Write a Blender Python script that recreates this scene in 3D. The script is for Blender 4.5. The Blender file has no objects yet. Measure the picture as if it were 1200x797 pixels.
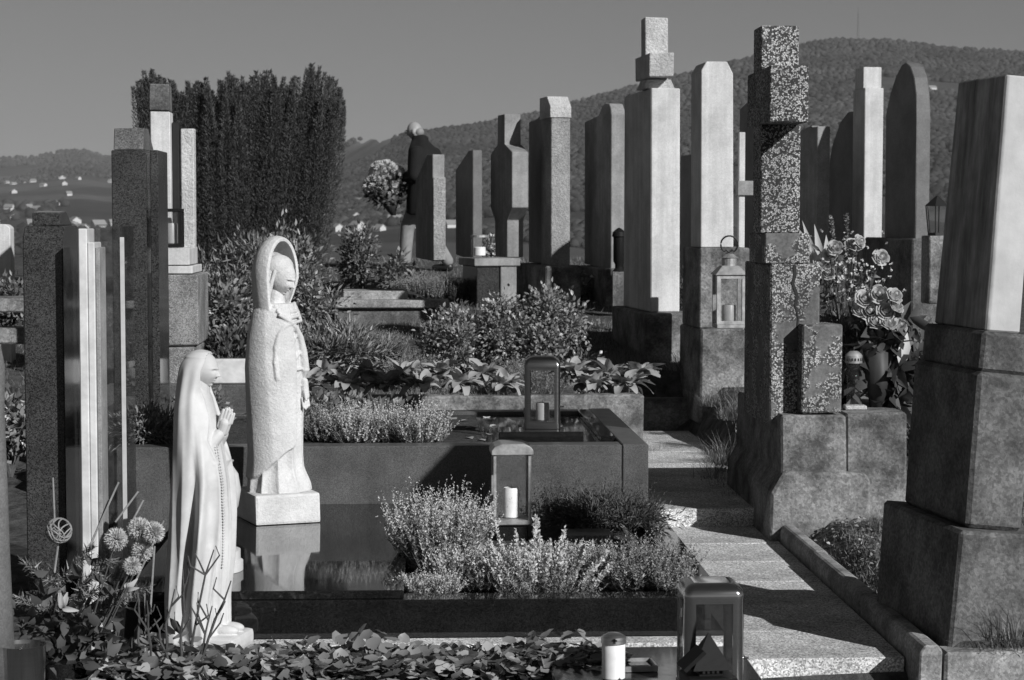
import bpy, bmesh, math, random
import numpy as np
from mathutils import Vector, Matrix, Euler

# ------------------------------------------------------------------ camera, sky, sun, exposure
S = bpy.context.scene
COL = S.collection
F = 2360.0                      # focal length in photo pixels (photo 1200 px wide)
HC = 1.54                       # camera height above the lower path
PITCH = math.atan(142.5 / F)
R = math.radians
cam_d = bpy.data.cameras.new('camera')
cam_d.sensor_width = 36.0
cam_d.lens = F / 1200 * 36
cam_d.clip_start = 0.1
cam_d.clip_end = 20000
cam_d.dof.use_dof = True
cam_d.dof.focus_distance = 8.6
cam_d.dof.aperture_fstop = 10
cam = bpy.data.objects.new('camera', cam_d)
COL.objects.link(cam)
cam.location = (0, 0, HC)
cam.rotation_euler = (math.pi / 2 - PITCH, 0, 0)
S.camera = cam

SUN_AZ = R(41)                  # sun behind the camera, 41 degrees to the right
SUN_EL = R(28)
world = bpy.data.worlds.new('World')
S.world = world
world.use_nodes = True
wn, wl = world.node_tree.nodes, world.node_tree.links
wn.clear()
sky = wn.new('ShaderNodeTexSky')
sky.sky_type = 'NISHITA'
sky.sun_disc = False
sky.sun_elevation = SUN_EL
sky.sun_rotation = math.pi - SUN_AZ
sky.altitude = 450
sky.air_density = 0.8
sky.dust_density = 0.3
sky.ozone_density = 1.0
sepc = wn.new('ShaderNodeSeparateColor')          # black-and-white film with its own spectral response: one grey channel
bg = wn.new('ShaderNodeBackground')
wo = wn.new('ShaderNodeOutputWorld')
grey = wn.new('ShaderNodeMath'); grey.operation = 'MULTIPLY_ADD'
grey2 = wn.new('ShaderNodeMath'); grey2.operation = 'MULTIPLY'
wl.new(sky.outputs[0], sepc.inputs[0])
wl.new(sepc.outputs[1], grey2.inputs[0]); grey2.inputs[1].default_value = 0.22
wl.new(sepc.outputs[2], grey.inputs[0]); grey.inputs[1].default_value = 0.22
wl.new(grey2.outputs[0], grey.inputs[2])
wl.new(grey.outputs[0], bg.inputs[0])
bg.inputs[1].default_value = 0.06
wl.new(bg.outputs[0], wo.inputs[0])

sun_d = bpy.data.lights.new('sun', 'SUN')
sun_d.energy = 5.0
sun_d.angle = R(0.55)
sun_d.color = (1, 1, 1)
sun = bpy.data.objects.new('sun', sun_d)
COL.objects.link(sun)
to_sun = Vector((math.sin(SUN_AZ) * math.cos(SUN_EL), -math.cos(SUN_AZ) * math.cos(SUN_EL), math.sin(SUN_EL)))
sun.rotation_euler = to_sun.to_track_quat('Z', 'Y').to_euler()
sun.location = to_sun * 60

vs = S.view_settings
vs.view_transform = 'Standard'
vs.look = 'None'
vs.exposure = 0.0
vs.gamma = 1.0
vs.use_curve_mapping = False
S.cycles.use_denoising = True
S.cycles.max_bounces = 8
S.cycles.transparent_max_bounces = 12
S.cycles.volume_bounces = 0

# ------------------------------------------------------------------ photo pixel -> place
def ray(px, py):
    u, v = (px - 600) / F, (398.5 - py) / F
    s, c = math.sin(PITCH), math.cos(PITCH)
    return Vector((u, c + v * s, v * c - s))
def at(px, py, d):
    r = ray(px, py)
    return Vector((0, 0, HC)) + r * (d / r.y)
def zat(py, d): return at(600, py, d).z
def on(px, py, z):
    r = ray(px, py)
    return Vector((0, 0, HC)) + r * ((z - HC) / r.z)

# ------------------------------------------------------------------ mesh helpers
rng = np.random.default_rng(7)
random.seed(7)
def mesh_np(name, V, Fc, smooth=False):
    """V (n,3), Fc list of (m,k) index arrays"""
    me = bpy.data.meshes.new(name)
    if not isinstance(Fc, (list, tuple)): Fc = [Fc]
    Fc = [np.asarray(f, dtype=np.int32) for f in Fc if len(f)]
    V = np.asarray(V, dtype=np.float32)
    me.vertices.add(len(V)); me.vertices.foreach_set('co', V.ravel())
    loops = np.concatenate([f.ravel() for f in Fc])
    tot = np.concatenate([np.full(len(f), f.shape[1], dtype=np.int32) for f in Fc])
    st = np.concatenate([[0], np.cumsum(tot)[:-1]]).astype(np.int32)
    me.loops.add(len(loops)); me.loops.foreach_set('vertex_index', loops)
    me.polygons.add(len(tot)); me.polygons.foreach_set('loop_start', st)
    me.update(calc_edges=True)
    if smooth: me.polygons.foreach_set('use_smooth', np.ones(len(tot), dtype=bool))
    return me
def mesh_py(name, v, f, smooth=False):
    me = bpy.data.meshes.new(name)
    me.from_pydata([tuple(p) for p in v], [], [tuple(q) for q in f])
    if smooth:
        for p in me.polygons: p.use_smooth = True
    me.update()
    return me
def obj(name, me, m, parent=None, loc=(0, 0, 0), rot=(0, 0, 0), kind=None):
    if isinstance(me, MB): me = me.mesh(name)
    o = bpy.data.objects.new(name, me)
    COL.objects.link(o)
    if m is not None and len(me.materials) == 0: me.materials.append(m)
    if parent is not None: o.parent = parent
    o.location = loc; o.rotation_euler = rot
    if kind: o['kind'] = kind
    return o
def tag(o, label, cat, group=None, kind=None):
    o['label'] = label
    if cat: o['category'] = cat
    if group: o['group'] = group
    if kind: o['kind'] = kind
    return o
def thing(name, label, cat, loc=(0, 0, 0), rz=0.0, group=None, rot=None):
    o = bpy.data.objects.new(name, None)
    o.empty_display_size = 0.1
    COL.objects.link(o)
    o.location = loc
    o.rotation_euler = rot if rot else (0, 0, rz)
    return tag(o, label, cat, group)
class MB:
    """collects closed shapes into one mesh"""
    def __init__(s): s.v, s.f, s.smooth = [], [], False
    def add(s, v, f):
        b = len(s.v); s.v += [tuple(p) for p in v]; s.f += [tuple(i + b for i in q) for q in f]; return s
    def box(s, x0, x1, y0, y1, z0, z1, bev=0.0, seg=1, top=None):
        """top: (sx, sy) shrink of the top face about the middle"""
        bm = bmesh.new()
        tx, ty = top if top else (1, 1)
        cx, cy = (x0 + x1) / 2, (y0 + y1) / 2
        pts = []
        for z, kx, ky in ((z0, 1, 1), (z1, tx, ty)):
            for x, y in ((x0, y0), (x1, y0), (x1, y1), (x0, y1)):
                pts.append(bm.verts.new((cx + (x - cx) * kx, cy + (y - cy) * ky, z)))
        for q in ((3, 2, 1, 0), (4, 5, 6, 7), (0, 1, 5, 4), (1, 2, 6, 5), (2, 3, 7, 6), (3, 0, 4, 7)):
            bm.faces.new([pts[i] for i in q])
        return s._bm(bm, bev, seg)
    def _bm(s, bm, bev, seg=1):
        if bev > 0:
            bmesh.ops.bevel(bm, geom=list(bm.edges), offset=bev, segments=seg, affect='EDGES', profile=0.6)
        bmesh.ops.recalc_face_normals(bm, faces=bm.faces)
        bm.verts.index_update()
        s.add([v.co[:] for v in bm.verts], [[v.index for v in f.verts] for f in bm.faces])
        bm.free()
        return s
    def prism(s, pts, lo, hi, axis='x', bev=0.0):
        """pts: outline. axis x: (y,z) outline; y: (x,z) outline; z: (x,y) outline"""
        bm = bmesh.new()
        def P(p, h):
            return {'x': (h, p[0], p[1]), 'y': (p[0], h, p[1]), 'z': (p[0], p[1], h)}[axis]
        a = [bm.verts.new(P(p, lo)) for p in pts]; b = [bm.verts.new(P(p, hi)) for p in pts]
        bm.faces.new(a); bm.faces.new(b[::-1])
        n = len(pts)
        for i in range(n): bm.faces.new((a[i], a[(i + 1) % n], b[(i + 1) % n], b[i]))
        return s._bm(bm, bev)
    def tube(s, pts, r, n=8, cap=True):
        pts = [Vector(p) for p in pts]
        rs = r if isinstance(r, (list, tuple)) else [r] * len(pts)
        rings = []
        up = Vector((0, 0, 1))
        for i, p in enumerate(pts):
            t = (pts[min(i + 1, len(pts) - 1)] - pts[max(i - 1, 0)])
            t = t.normalized() if t.length > 1e-9 else Vector((0, 0, 1))
            a = t.cross(up)
            if a.length < 1e-3: a = t.cross(Vector((1, 0, 0)))
            a.normalize(); b = t.cross(a).normalized()
            rings.append([p + (a * math.cos(2 * math.pi * k / n) + b * math.sin(2 * math.pi * k / n)) * rs[i] for k in range(n)])
        return s.rings(rings, cap)
    def rings(s, rings, cap=True, close=True):
        n = len(rings[0]); v = [p for r in rings for p in r]; f = []
        for i in range(len(rings) - 1):
            for k in range(n):
                k2 = (k + 1) % n
                f.append((i * n + k, i * n + k2, (i + 1) * n + k2, (i + 1) * n + k))
        if cap:
            f.append(tuple(range(n))[::-1]); f.append(tuple((len(rings) - 1) * n + k for k in range(n)))
        return s.add(v, f)
    def lathe(s, prof, n=24, c=(0, 0, 0)):
        """prof: list of (r, z)"""
        return s.rings([[(c[0] + r * math.cos(2 * math.pi * k / n), c[1] + r * math.sin(2 * math.pi * k / n), c[2] + z) for k in range(n)] for r, z in prof])
    def ell(s, c, r, n=16, m=10, rot=None):
        rings = []
        for i in range(m + 1):
            t = math.pi * (i + 0.02 * (1 if i == 0 else -1 if i == m else 0)) / m
            ring = []
            for k in range(n):
                p = Vector((r[0] * math.sin(t) * math.cos(2 * math.pi * k / n), r[1] * math.sin(t) * math.sin(2 * math.pi * k / n), -r[2] * math.cos(t)))
                if rot: p = rot @ p
                ring.append(p + Vector(c))
            rings.append(ring)
        return s.rings(rings)
    def cap(s, a, b, ra, rb=None, n=12):
        """capsule-like tapered limb"""
        rb = ra if rb is None else rb
        a, b = Vector(a), Vector(b); d = (b - a).normalized()
        pts, rs = [], []
        for k in range(5):
            t = math.pi / 2 * k / 4
            pts.append(a - d * ra * math.cos(t)); rs.append(max(ra * math.sin(t), ra * 0.05))
        for k in range(5):
            t = math.pi / 2 * k / 4
            pts.append(b + d * rb * math.sin(t)); rs.append(max(rb * math.cos(t), rb * 0.05))
        return s.tube(pts, rs, n)
    def mesh(s, name):
        return mesh_py(name, s.v, s.f, s.smooth)
    def sm(s): s.smooth = True; return s
def auto_smooth(me, ang=35):
    me.polygons.foreach_set('use_smooth', np.ones(len(me.polygons), dtype=bool))
    me.set_sharp_from_angle(angle=R(ang))
    return me
def remesh(mb, name, voxel, it=4, fac=0.5):
    me = mb.mesh('tmp'); o = bpy.data.objects.new('tmp', me); COL.objects.link(o)
    m = o.modifiers.new('r', 'REMESH'); m.mode = 'VOXEL'; m.voxel_size = voxel; m.use_smooth_shade = True
    if it:
        k = o.modifiers.new('s', 'SMOOTH'); k.factor = fac; k.iterations = it
    dg = bpy.context.evaluated_depsgraph_get()
    out = bpy.data.meshes.new_from_object(o.evaluated_get(dg)); out.name = name
    out.polygons.foreach_set('use_smooth', np.ones(len(out.polygons), dtype=bool))
    bpy.data.objects.remove(o); bpy.data.meshes.remove(me)
    return out
def copy_tree(o, parent=None):
    c = o.copy(); COL.objects.link(c); c.parent = parent
    for ch in list(o.children): copy_tree(ch, c)
    return c

# ---- scattering of small templates (leaves, florets, needles, crowns)
KITE = (np.array([[0, 0, 0], [-.5, .45, .10], [0, 1, 0], [.5, .45, .10]]), [np.array([[0, 1, 2], [0, 2, 3]])])
NEEDLE = (np.array([[-.5, 0, 0], [.5, 0, 0], [0, 1, 0]]), [np.array([[0, 1, 2]])])
LEAF6 = (np.array([[0, 0, 0], [-.38, .25, .09], [0, .3, 0], [.38, .25, .09], [-.42, .6, .06], [0, .65, -.02], [.42, .6, .06], [0, 1, -.12]]),
         [np.array([[0, 1, 2], [0, 2, 3], [4, 7, 5], [5, 7, 6]]), np.array([[1, 4, 5, 2], [2, 5, 6, 3]])])
def _ico(sub=1, seed=0, amp=.0):
    bm = bmesh.new(); bmesh.ops.create_icosphere(bm, subdivisions=sub, radius=1)
    v = np.array([p.co[:] for p in bm.verts]); f = np.array([[q.index for q in p.verts] for p in bm.faces]); bm.free()
    r = np.random.default_rng(seed)
    return v * (1 + amp * r.uniform(-1, 1, (len(v), 1))), [f]
def scatter(tpl, P, D, U=None, L=1.0, W=1.0, H=None, extra=None):
    """template y axis -> D, z axis -> U made square to D; L length, W width, H height scale"""
    tv, tf = tpl
    P = np.asarray(P, float); n = len(P)
    D = np.asarray(D, float); D = D / (np.linalg.norm(D, axis=1, keepdims=True) + 1e-9)
    if U is None: U = rng.normal(size=(n, 3))
    X = np.cross(D, U); X /= (np.linalg.norm(X, axis=1, keepdims=True) + 1e-9)
    Z = np.cross(X, D)
    L = np.broadcast_to(np.asarray(L, float), (n,))[:, None, None]
    W = np.broadcast_to(np.asarray(W, float), (n,))[:, None, None]
    H = L if H is None else np.broadcast_to(np.asarray(H, float), (n,))[:, None, None]
    V = P[:, None, :] + X[:, None, :] * (tv[None, :, 0:1] * W) + D[:, None, :] * (tv[None, :, 1:2] * L) + Z[:, None, :] * (tv[None, :, 2:3] * H)
    off = (np.arange(n) * len(tv))[:, None, None]
    return V.reshape(-1, 3), [(f[None] + off).reshape(-1, f.shape[1]) for f in tf]
def merge(parts):
    V, Fs, b = [], {}, 0
    for v, fl in parts:
        for f in fl: Fs.setdefault(f.shape[1], []).append(f + b)
        V.append(v); b += len(v)
    return np.concatenate(V), [np.concatenate(x) for x in Fs.values()]
def unit(n):
    v = rng.normal(size=(n, 3)); return v / np.linalg.norm(v, axis=1, keepdims=True)

# ------------------------------------------------------------------ procedural grey materials
def g(v): return (v, v, v, 1)
def newmat(name):
    m = bpy.data.materials.new(name); m.use_nodes = True
    nt = m.node_tree; nt.nodes.clear()
    out = nt.nodes.new('ShaderNodeOutputMaterial'); b = nt.nodes.new('ShaderNodeBsdfPrincipled')
    nt.links.new(b.outputs[0], out.inputs[0])
    return m, nt, b, out
def ramp(nt, a, b, lo=.35, hi=.65, src=None):
    r = nt.nodes.new('ShaderNodeMapRange'); r.inputs[1].default_value = lo; r.inputs[2].default_value = hi
    r.inputs[3].default_value = a; r.inputs[4].default_value = b
    if src is not None: nt.links.new(src, r.inputs[0])
    return r.outputs[0]
def nmath(nt, op, a, b):
    n = nt.nodes.new('ShaderNodeMath'); n.operation = op
    for i, x in enumerate((a, b)):
        if isinstance(x, (int, float)): n.inputs[i].default_value = x
        else: nt.links.new(x, n.inputs[i])
    return n.outputs[0]
def fmix(nt, fac, a, b):
    n = nt.nodes.new('ShaderNodeMix'); n.data_type = 'FLOAT'
    for i, x in ((0, fac), (2, a), (3, b)):
        if isinstance(x, (int, float)): n.inputs[i].default_value = x
        else: nt.links.new(x, n.inputs[i])
    return n.outputs[0]
def noise(nt, vec, scale, detail=4, rough=.6):
    n = nt.nodes.new('ShaderNodeTexNoise'); n.inputs['Scale'].default_value = scale
    n.inputs['Detail'].default_value = detail; n.inputs['Roughness'].default_value = rough
    nt.links.new(vec, n.inputs['Vector']); return n.outputs[0]
def voro(nt, vec, scale, feature='F1'):
    n = nt.nodes.new('ShaderNodeTexVoronoi'); n.inputs['Scale'].default_value = scale; n.feature = feature
    nt.links.new(vec, n.inputs['Vector']); return n
def sepr(nt, col):
    s = nt.nodes.new('ShaderNodeSeparateColor'); nt.links.new(col, s.inputs[0]); return s.outputs[0]
def coords(nt, sc=(1, 1, 1)):
    t = nt.nodes.new('ShaderNodeTexCoord'); mp = nt.nodes.new('ShaderNodeMapping')
    mp.inputs['Scale'].default_value = sc
    nt.links.new(t.outputs['Object'], mp.inputs[0]); return mp.outputs[0]
def bumpn(nt, b, h, strength, dist):
    n = nt.nodes.new('ShaderNodeBump'); n.inputs['Strength'].default_value = strength; n.inputs['Distance'].default_value = dist
    nt.links.new(h, n.inputs['Height']); nt.links.new(n.outputs[0], b.inputs['Normal'])
def stone(name, c, var=.25, grain=0.0, gscale=110, rough=.85, bump=.4, bscale=60, stain=.35, sscale=3.0, streak=0.0, dist=.004, spec=.3, lichen=0.0):
    m, nt, b, out = newmat(name)
    v = coords(nt)
    val = ramp(nt, c * (1 - var), c * (1 + var), .3, .7, noise(nt, v, 42, 7, .72))
    if grain:
        cell = sepr(nt, voro(nt, v, gscale).outputs['Color'])
        val = nmath(nt, 'MULTIPLY', val, ramp(nt, 1 - grain, 1 + grain, 0.1, 0.9, cell))
    if stain:
        val = nmath(nt, 'MULTIPLY', val, ramp(nt, 1 - stain, 1 + stain * .25, .38, .6, noise(nt, v, sscale, 6, .62)))
    if streak:
        v2 = coords(nt, (16, 16, .9))
        val = nmath(nt, 'MULTIPLY', val, ramp(nt, 1 - streak, 1.08, .40, .58, noise(nt, v2, 1.0, 5, .6)))
    if lichen:
        lf = ramp(nt, 0, .7, .62, .70, noise(nt, v, 55, 7, .8))
        val = fmix(nt, lf, val, c * (1 + lichen))
    nt.links.new(val, b.inputs['Base Color'])
    b.inputs['Roughness'].default_value = rough
    b.inputs['Specular IOR Level'].default_value = spec
    if bump: bumpn(nt, b, noise(nt, v, bscale, 6, .7), bump, dist)
    return m
def granite(name, lo, hi, scale=130, rough=.12, spec=.5, mid=.5, rvar=.05):
    m, nt, b, out = newmat(name)
    v = coords(nt)
    cell = sepr(nt, voro(nt, v, scale).outputs['Color'])
    n2 = noise(nt, v, scale * .25, 4, .7)
    k = nmath(nt, 'ADD', nmath(nt, 'MULTIPLY', cell, .55), nmath(nt, 'MULTIPLY', n2, .6))
    val = ramp(nt, lo, hi, mid - .18, mid + .38, k)
    val = nmath(nt, 'MULTIPLY', val, ramp(nt, .75, 1.15, .35, .65, noise(nt, v, 5, 4)))
    nt.links.new(val, b.inputs['Base Color'])
    nt.links.new(ramp(nt, rough, rough + rvar, .45, .6, noise(nt, v, 7, 5, .6)), b.inputs['Roughness'])
    b.inputs['Specular IOR Level'].default_value = spec
    return m
def terrazzo(name, dark, light, scale=60, share=.5, worn=0.0, worn_c=.12, rough=.75, bump=.5):
    m, nt, b, out = newmat(name)
    v = coords(nt)
    vn = voro(nt, v, scale); cell = sepr(nt, vn.outputs['Color'])
    ve = voro(nt, v, scale, 'DISTANCE_TO_EDGE').outputs[0]
    chip = nmath(nt, 'MULTIPLY', ramp(nt, 0, 1, 1 - share - .08, 1 - share + .08, cell), ramp(nt, 0, 1, .03, .14, ve))
    tone = fmix(nt, noise(nt, v, scale * 1.5, 3), light * .72, light * 1.15)
    val = fmix(nt, chip, nmath(nt, 'MULTIPLY', ramp(nt, .5, 1.6, .3, .7, noise(nt, v, 35, 5, .7)), dark), tone)
    h = chip
    if worn:
        wf = ramp(nt, 0, 1, worn - .02, worn + .02, noise(nt, v, 6, 5, .55))
        wc = nmath(nt, 'MULTIPLY', ramp(nt, .7, 1.5, .3, .7, noise(nt, v, 60, 5, .7)), worn_c)
        val = fmix(nt, wf, val, wc)
        h = fmix(nt, wf, chip, -1.2)
    val = nmath(nt, 'MULTIPLY', val, ramp(nt, .6, 1.1, .38, .6, noise(nt, v, 4, 5)))
    nt.links.new(val, b.inputs['Base Color']); b.inputs['Roughness'].default_value = rough
    b.inputs['Specular IOR Level'].default_value = .3
    bumpn(nt, b, h, bump, .003)
    return m
def leafmat(name, c, var=.45, rough=.45, spec=.4, trans=.2, lightshare=0.0, lightc=.5):
    m, nt, b, out = newmat(name)
    geo = nt.nodes.new('ShaderNodeNewGeometry')
    rnd = geo.outputs['Random Per Island']
    val = ramp(nt, c * (1 - var), c * (1 + var), 0, 1, rnd)
    if lightshare:
        r2 = nmath(nt, 'FRACT', nmath(nt, 'MULTIPLY', rnd, 17.31), 0)
        val = fmix(nt, nmath(nt, 'GREATER_THAN', r2, 1 - lightshare), val, lightc)
    nt.links.new(val, b.inputs['Base Color']); b.inputs['Roughness'].default_value = rough
    b.inputs['Specular IOR Level'].default_value = spec
    if trans:
        t = nt.nodes.new('ShaderNodeBsdfTranslucent'); nt.links.new(val, t.inputs[0])
        mx = nt.nodes.new('ShaderNodeMixShader'); mx.inputs[0].default_value = trans
        nt.links.new(b.outputs[0], mx.inputs[1]); nt.links.new(t.outputs[0], mx.inputs[2]); nt.links.new(mx.outputs[0], out.inputs[0])
    return m
def plain(name, c, rough=.5, metal=0.0, spec=.5, bump=0, bscale=40, var=.12):
    m, nt, b, out = newmat(name)
    v = coords(nt)
    nt.links.new(ramp(nt, c * (1 - var), c * (1 + var), .3, .7, noise(nt, v, 18, 5)), b.inputs['Base Color'])
    b.inputs['Roughness'].default_value = rough; b.inputs['Metallic'].default_value = metal
    b.inputs['Specular IOR Level'].default_value = spec
    if bump: bumpn(nt, b, noise(nt, v, bscale, 5), bump, .003)
    return m
def brushed(name, c, rough=.28):
    m, nt, b, out = newmat(name)
    v = coords(nt, (4, 4, 160))
    nz = noise(nt, v, 1.5, 3)
    nt.links.new(ramp(nt, c * .94, c * 1.04, .3, .7, nz), b.inputs['Base Color'])
    nt.links.new(ramp(nt, rough * .9, rough * 1.15, .3, .7, nz), b.inputs['Roughness'])
    b.inputs['Metallic'].default_value = 1.0
    return m
def glassmat(name, c=.98, alpha=.015, rough=.02, refl=.012):
    m, nt, b, out = newmat(name)
    v = coords(nt)
    tr = nt.nodes.new('ShaderNodeBsdfTransparent'); tr.inputs[0].default_value = g(c)
    gl = nt.nodes.new('ShaderNodeBsdfGlossy'); gl.inputs[0].default_value = g(.9); gl.inputs[1].default_value = rough
    df = nt.nodes.new('ShaderNodeBsdfDiffuse'); df.inputs[0].default_value = g(.6)
    fr = nt.nodes.new('ShaderNodeLayerWeight'); fc = nmath(nt, 'POWER', fr.outputs['Facing'], 4.0); fc = nmath(nt, 'ADD', nmath(nt, 'MULTIPLY', fc, .35), refl)
    mx = nt.nodes.new('ShaderNodeMixShader'); nt.links.new(fc, mx.inputs[0])
    m2 = nt.nodes.new('ShaderNodeMixShader')
    nt.links.new(ramp(nt, 0, alpha, .35, .75, noise(nt, v, 22, 5, .7)), m2.inputs[0])
    nt.links.new(tr.outputs[0], m2.inputs[1]); nt.links.new(df.outputs[0], m2.inputs[2])
    nt.links.new(m2.outputs[0], mx.inputs[1]); nt.links.new(gl.outputs[0], mx.inputs[2]); nt.links.new(mx.outputs[0], out.inputs[0])
    return m
M = {}
M['soil'] = stone('soil', .055, .5, .3, 60, .95, .9, 25, .3, 2, dist=.03)
M['slab'] = stone('path_slab', .54, .14, .55, 190, .9, .6, 150, .35, 2.2, dist=.003)
M['kerb'] = stone('kerb_concrete', .30, .2, .25, 120, .92, .8, 50, .5, 4, dist=.006)
M['conc'] = stone('weathered_concrete', .20, .22, .25, 90, .92, .9, 45, .65, 4.5, dist=.008, lichen=1.0)
M['conc_dark'] = stone('dark_weathered_concrete', .13, .25, .25, 100, .92, .9, 50, .5, 4.5, dist=.006, lichen=.9)
def streaked_marble():
    """weathered on the broad side only: black algae streaks, densest near its edges, fading over the clean narrow side"""
    m, nt, b, out = newmat('streaked_marble'); v = coords(nt)
    sx = nt.nodes.new('ShaderNodeSeparateXYZ'); nt.links.new(v, sx.inputs[0])
    side = ramp(nt, 1, .12, .094, .105, sx.outputs[0])
    st = nmath(nt, 'MULTIPLY', ramp(nt, 1, 0, .36, .62, noise(nt, coords(nt, (5, 7, .9)), 1.0, 9, .72)), side)
    st2 = nmath(nt, 'MULTIPLY', ramp(nt, .75, .15, .35, .7, noise(nt, v, 5, 6, .6)), side)
    val = fmix(nt, st2, ramp(nt, .42, .52, .3, .7, noise(nt, v, 10, 5)), .17)
    val = fmix(nt, st, val, .035)
    nt.links.new(val, b.inputs['Base Color']); b.inputs['Roughness'].default_value = .75
    bumpn(nt, b, noise(nt, v, 70, 6, .7), .3, .003); return m
M['marble_old'] = streaked_marble()
M['white_stone'] = stone('white_stone', .54, .07, .08, 200, .85, .4, 80, .25, 2.2, streak=.08, dist=.003)
M['rough_white'] = stone('rough_white_stone', .56, .1, .1, 120, .9, 1.0, 45, .25, 3, dist=.02)
M['grey_stone'] = stone('grey_stone', .26, .1, .14, 200, .85, .4, 70, .3, 3, streak=.07, dist=.003)
M['grey_dark'] = stone('dark_grey_stone', .14, .12, .15, 200, .6, .3, 70, .3, 3, dist=.002)
M['rough_grey'] = stone('rough_hewn_stone', .32, .15, .2, 120, .92, 1.0, 38, .3, 3, dist=.02)
M['stipple'] = terrazzo('exposed_pebble_stone', .16, .42, 150, .6, rough=.85, bump=.8)
M['terrazzo'] = terrazzo('black_and_white_terrazzo', .04, .56, 120, .52)
M['terrazzo_worn'] = terrazzo('worn_terrazzo', .055, .5, 120, .54, worn=.52, worn_c=.13)
M['granite_dark'] = granite('dark_granite', .012, .075, 260, .1, .5)
M['granite_black'] = granite('black_polished_granite', .006, .016, 260, .035, .6, rvar=.03)
M['granite_mid'] = granite('grey_granite', .05, .2, 240, .35, .4, mid=.5)
M['granite_bed'] = granite('bed_granite', .045, .135, 420, .32, .4, mid=.5)
M['marble'] = stone('white_marble', .62, .08, 0, 100, .3, .05, 60, .25, 5, dist=.001, spec=.5)
M['plaster'] = stone('white_plaster', .54, .03, 0, 100, .62, .1, 60, .16, 7, dist=.001, spec=.4)
M['carved'] = stone('carved_pale_stone', .6, .06, .05, 160, .9, .9, 75, .16, 5, dist=.006)
M['steel'] = brushed('brushed_steel', .6, .13)
M['bronze'] = plain('dark_bronze', .009, .6, 0, .15, bump=.3)
M['old_metal'] = plain('old_galvanised_metal', .35, .55, .6, bump=.4, var=.4)
M['pewter'] = brushed('dull_pewter', .24, .3)
M['tin'] = brushed('tin_lid', .75, .35)
M['iron'] = plain('black_iron', .02, .5, .3)
M['glass'] = glassmat('lantern_glass')
M['glass_dirty'] = glassmat('dusty_glass', .94, .04, .04)
M['pane'] = glassmat('tinted_glass', .75, .04, .01, .06)
M['pane_edge'] = plain('ground_glass_edge', .45, .25)
M['wax'] = plain('white_wax', .78, .5)
M['wax_grey'] = plain('grey_wax', .35, .4)
M['wood'] = stone('weathered_wood', .25, .3, 0, 100, .85, .6, 60, .3, 3, dist=.003)
M['lf_dark'] = leafmat('dark_foliage', .085, .5, .5, .35)
M['lf_yew'] = leafmat('yew_foliage', .075, .6, .55, .35, .1)
M['lf_mid'] = leafmat('mid_foliage', .19, .55, .42, .5)
M['lf_bush'] = leafmat('glossy_foliage', .22, .6, .38, .55, .2, .05, .4)
M['lf_pale'] = leafmat('woolly_pale_foliage', .32, .25, .8, .2, .15)
M['lf_ivy'] = leafmat('ivy_foliage', .2, .6, .4, .5, .2, .12, .38)
M['lf_grass'] = leafmat('grass_blades', .2, .5, .5, .4, .25)
M['lf_dry'] = leafmat('dry_leaves', .28, .5, .7, .2, .15)
M['fl_pale'] = leafmat('pale_heather_florets', .5, .4, .7, .2, .2)
M['fl_white'] = leafmat('white_heather_florets', .58, .2, .7, .2, .2)
M['fl_grey'] = leafmat('grey_heather_florets', .28, .5, .7, .2, .2)
M['petal'] = leafmat('white_petals', .68, .18, .7, .2, .3)
M['petal_mid'] = leafmat('pink_petals', .55, .2, .7, .2, .4)
M['bark'] = stone('bark', .09, .35, 0, 100, .9, .8, 60, .3, 5)
M['twig'] = stone('twig_bark', .07, .3, 0, 100, .8, .3, 90, .3, 9)
M['coat'] = plain('black_wool', .012, .9, 0, .2, .4, 200)
M['trouser'] = plain('grey_trousers', .22, .85, 0, .2, .3, 150)
M['skin'] = plain('skin', .27, .5, 0, .3, var=.06)
M['hair'] = plain('grey_hair', .2, .7, bump=.5, bscale=120)
M['shoe'] = plain('black_leather', .02, .4)
M['paper'] = plain('dark_wrapping_paper', .03, .6)
def forest_mat():
    m, nt, b, out = newmat('forest_crowns'); v = coords(nt)
    geo = nt.nodes.new('ShaderNodeNewGeometry')
    val = nmath(nt, 'MULTIPLY', ramp(nt, .026, .055, 0, 1, geo.outputs['Random Per Island']), ramp(nt, .65, 1.5, .35, .65, noise(nt, v, .0055, 4, .6)))
    nt.links.new(val, b.inputs['Base Color']); b.inputs['Roughness'].default_value = .95; b.inputs['Specular IOR Level'].default_value = .1
    return m
M['forest'] = forest_mat()
M['house'] = plain('house_plaster', .5, .8)
M['roof'] = plain('roof_tiles', .22, .8)

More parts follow.
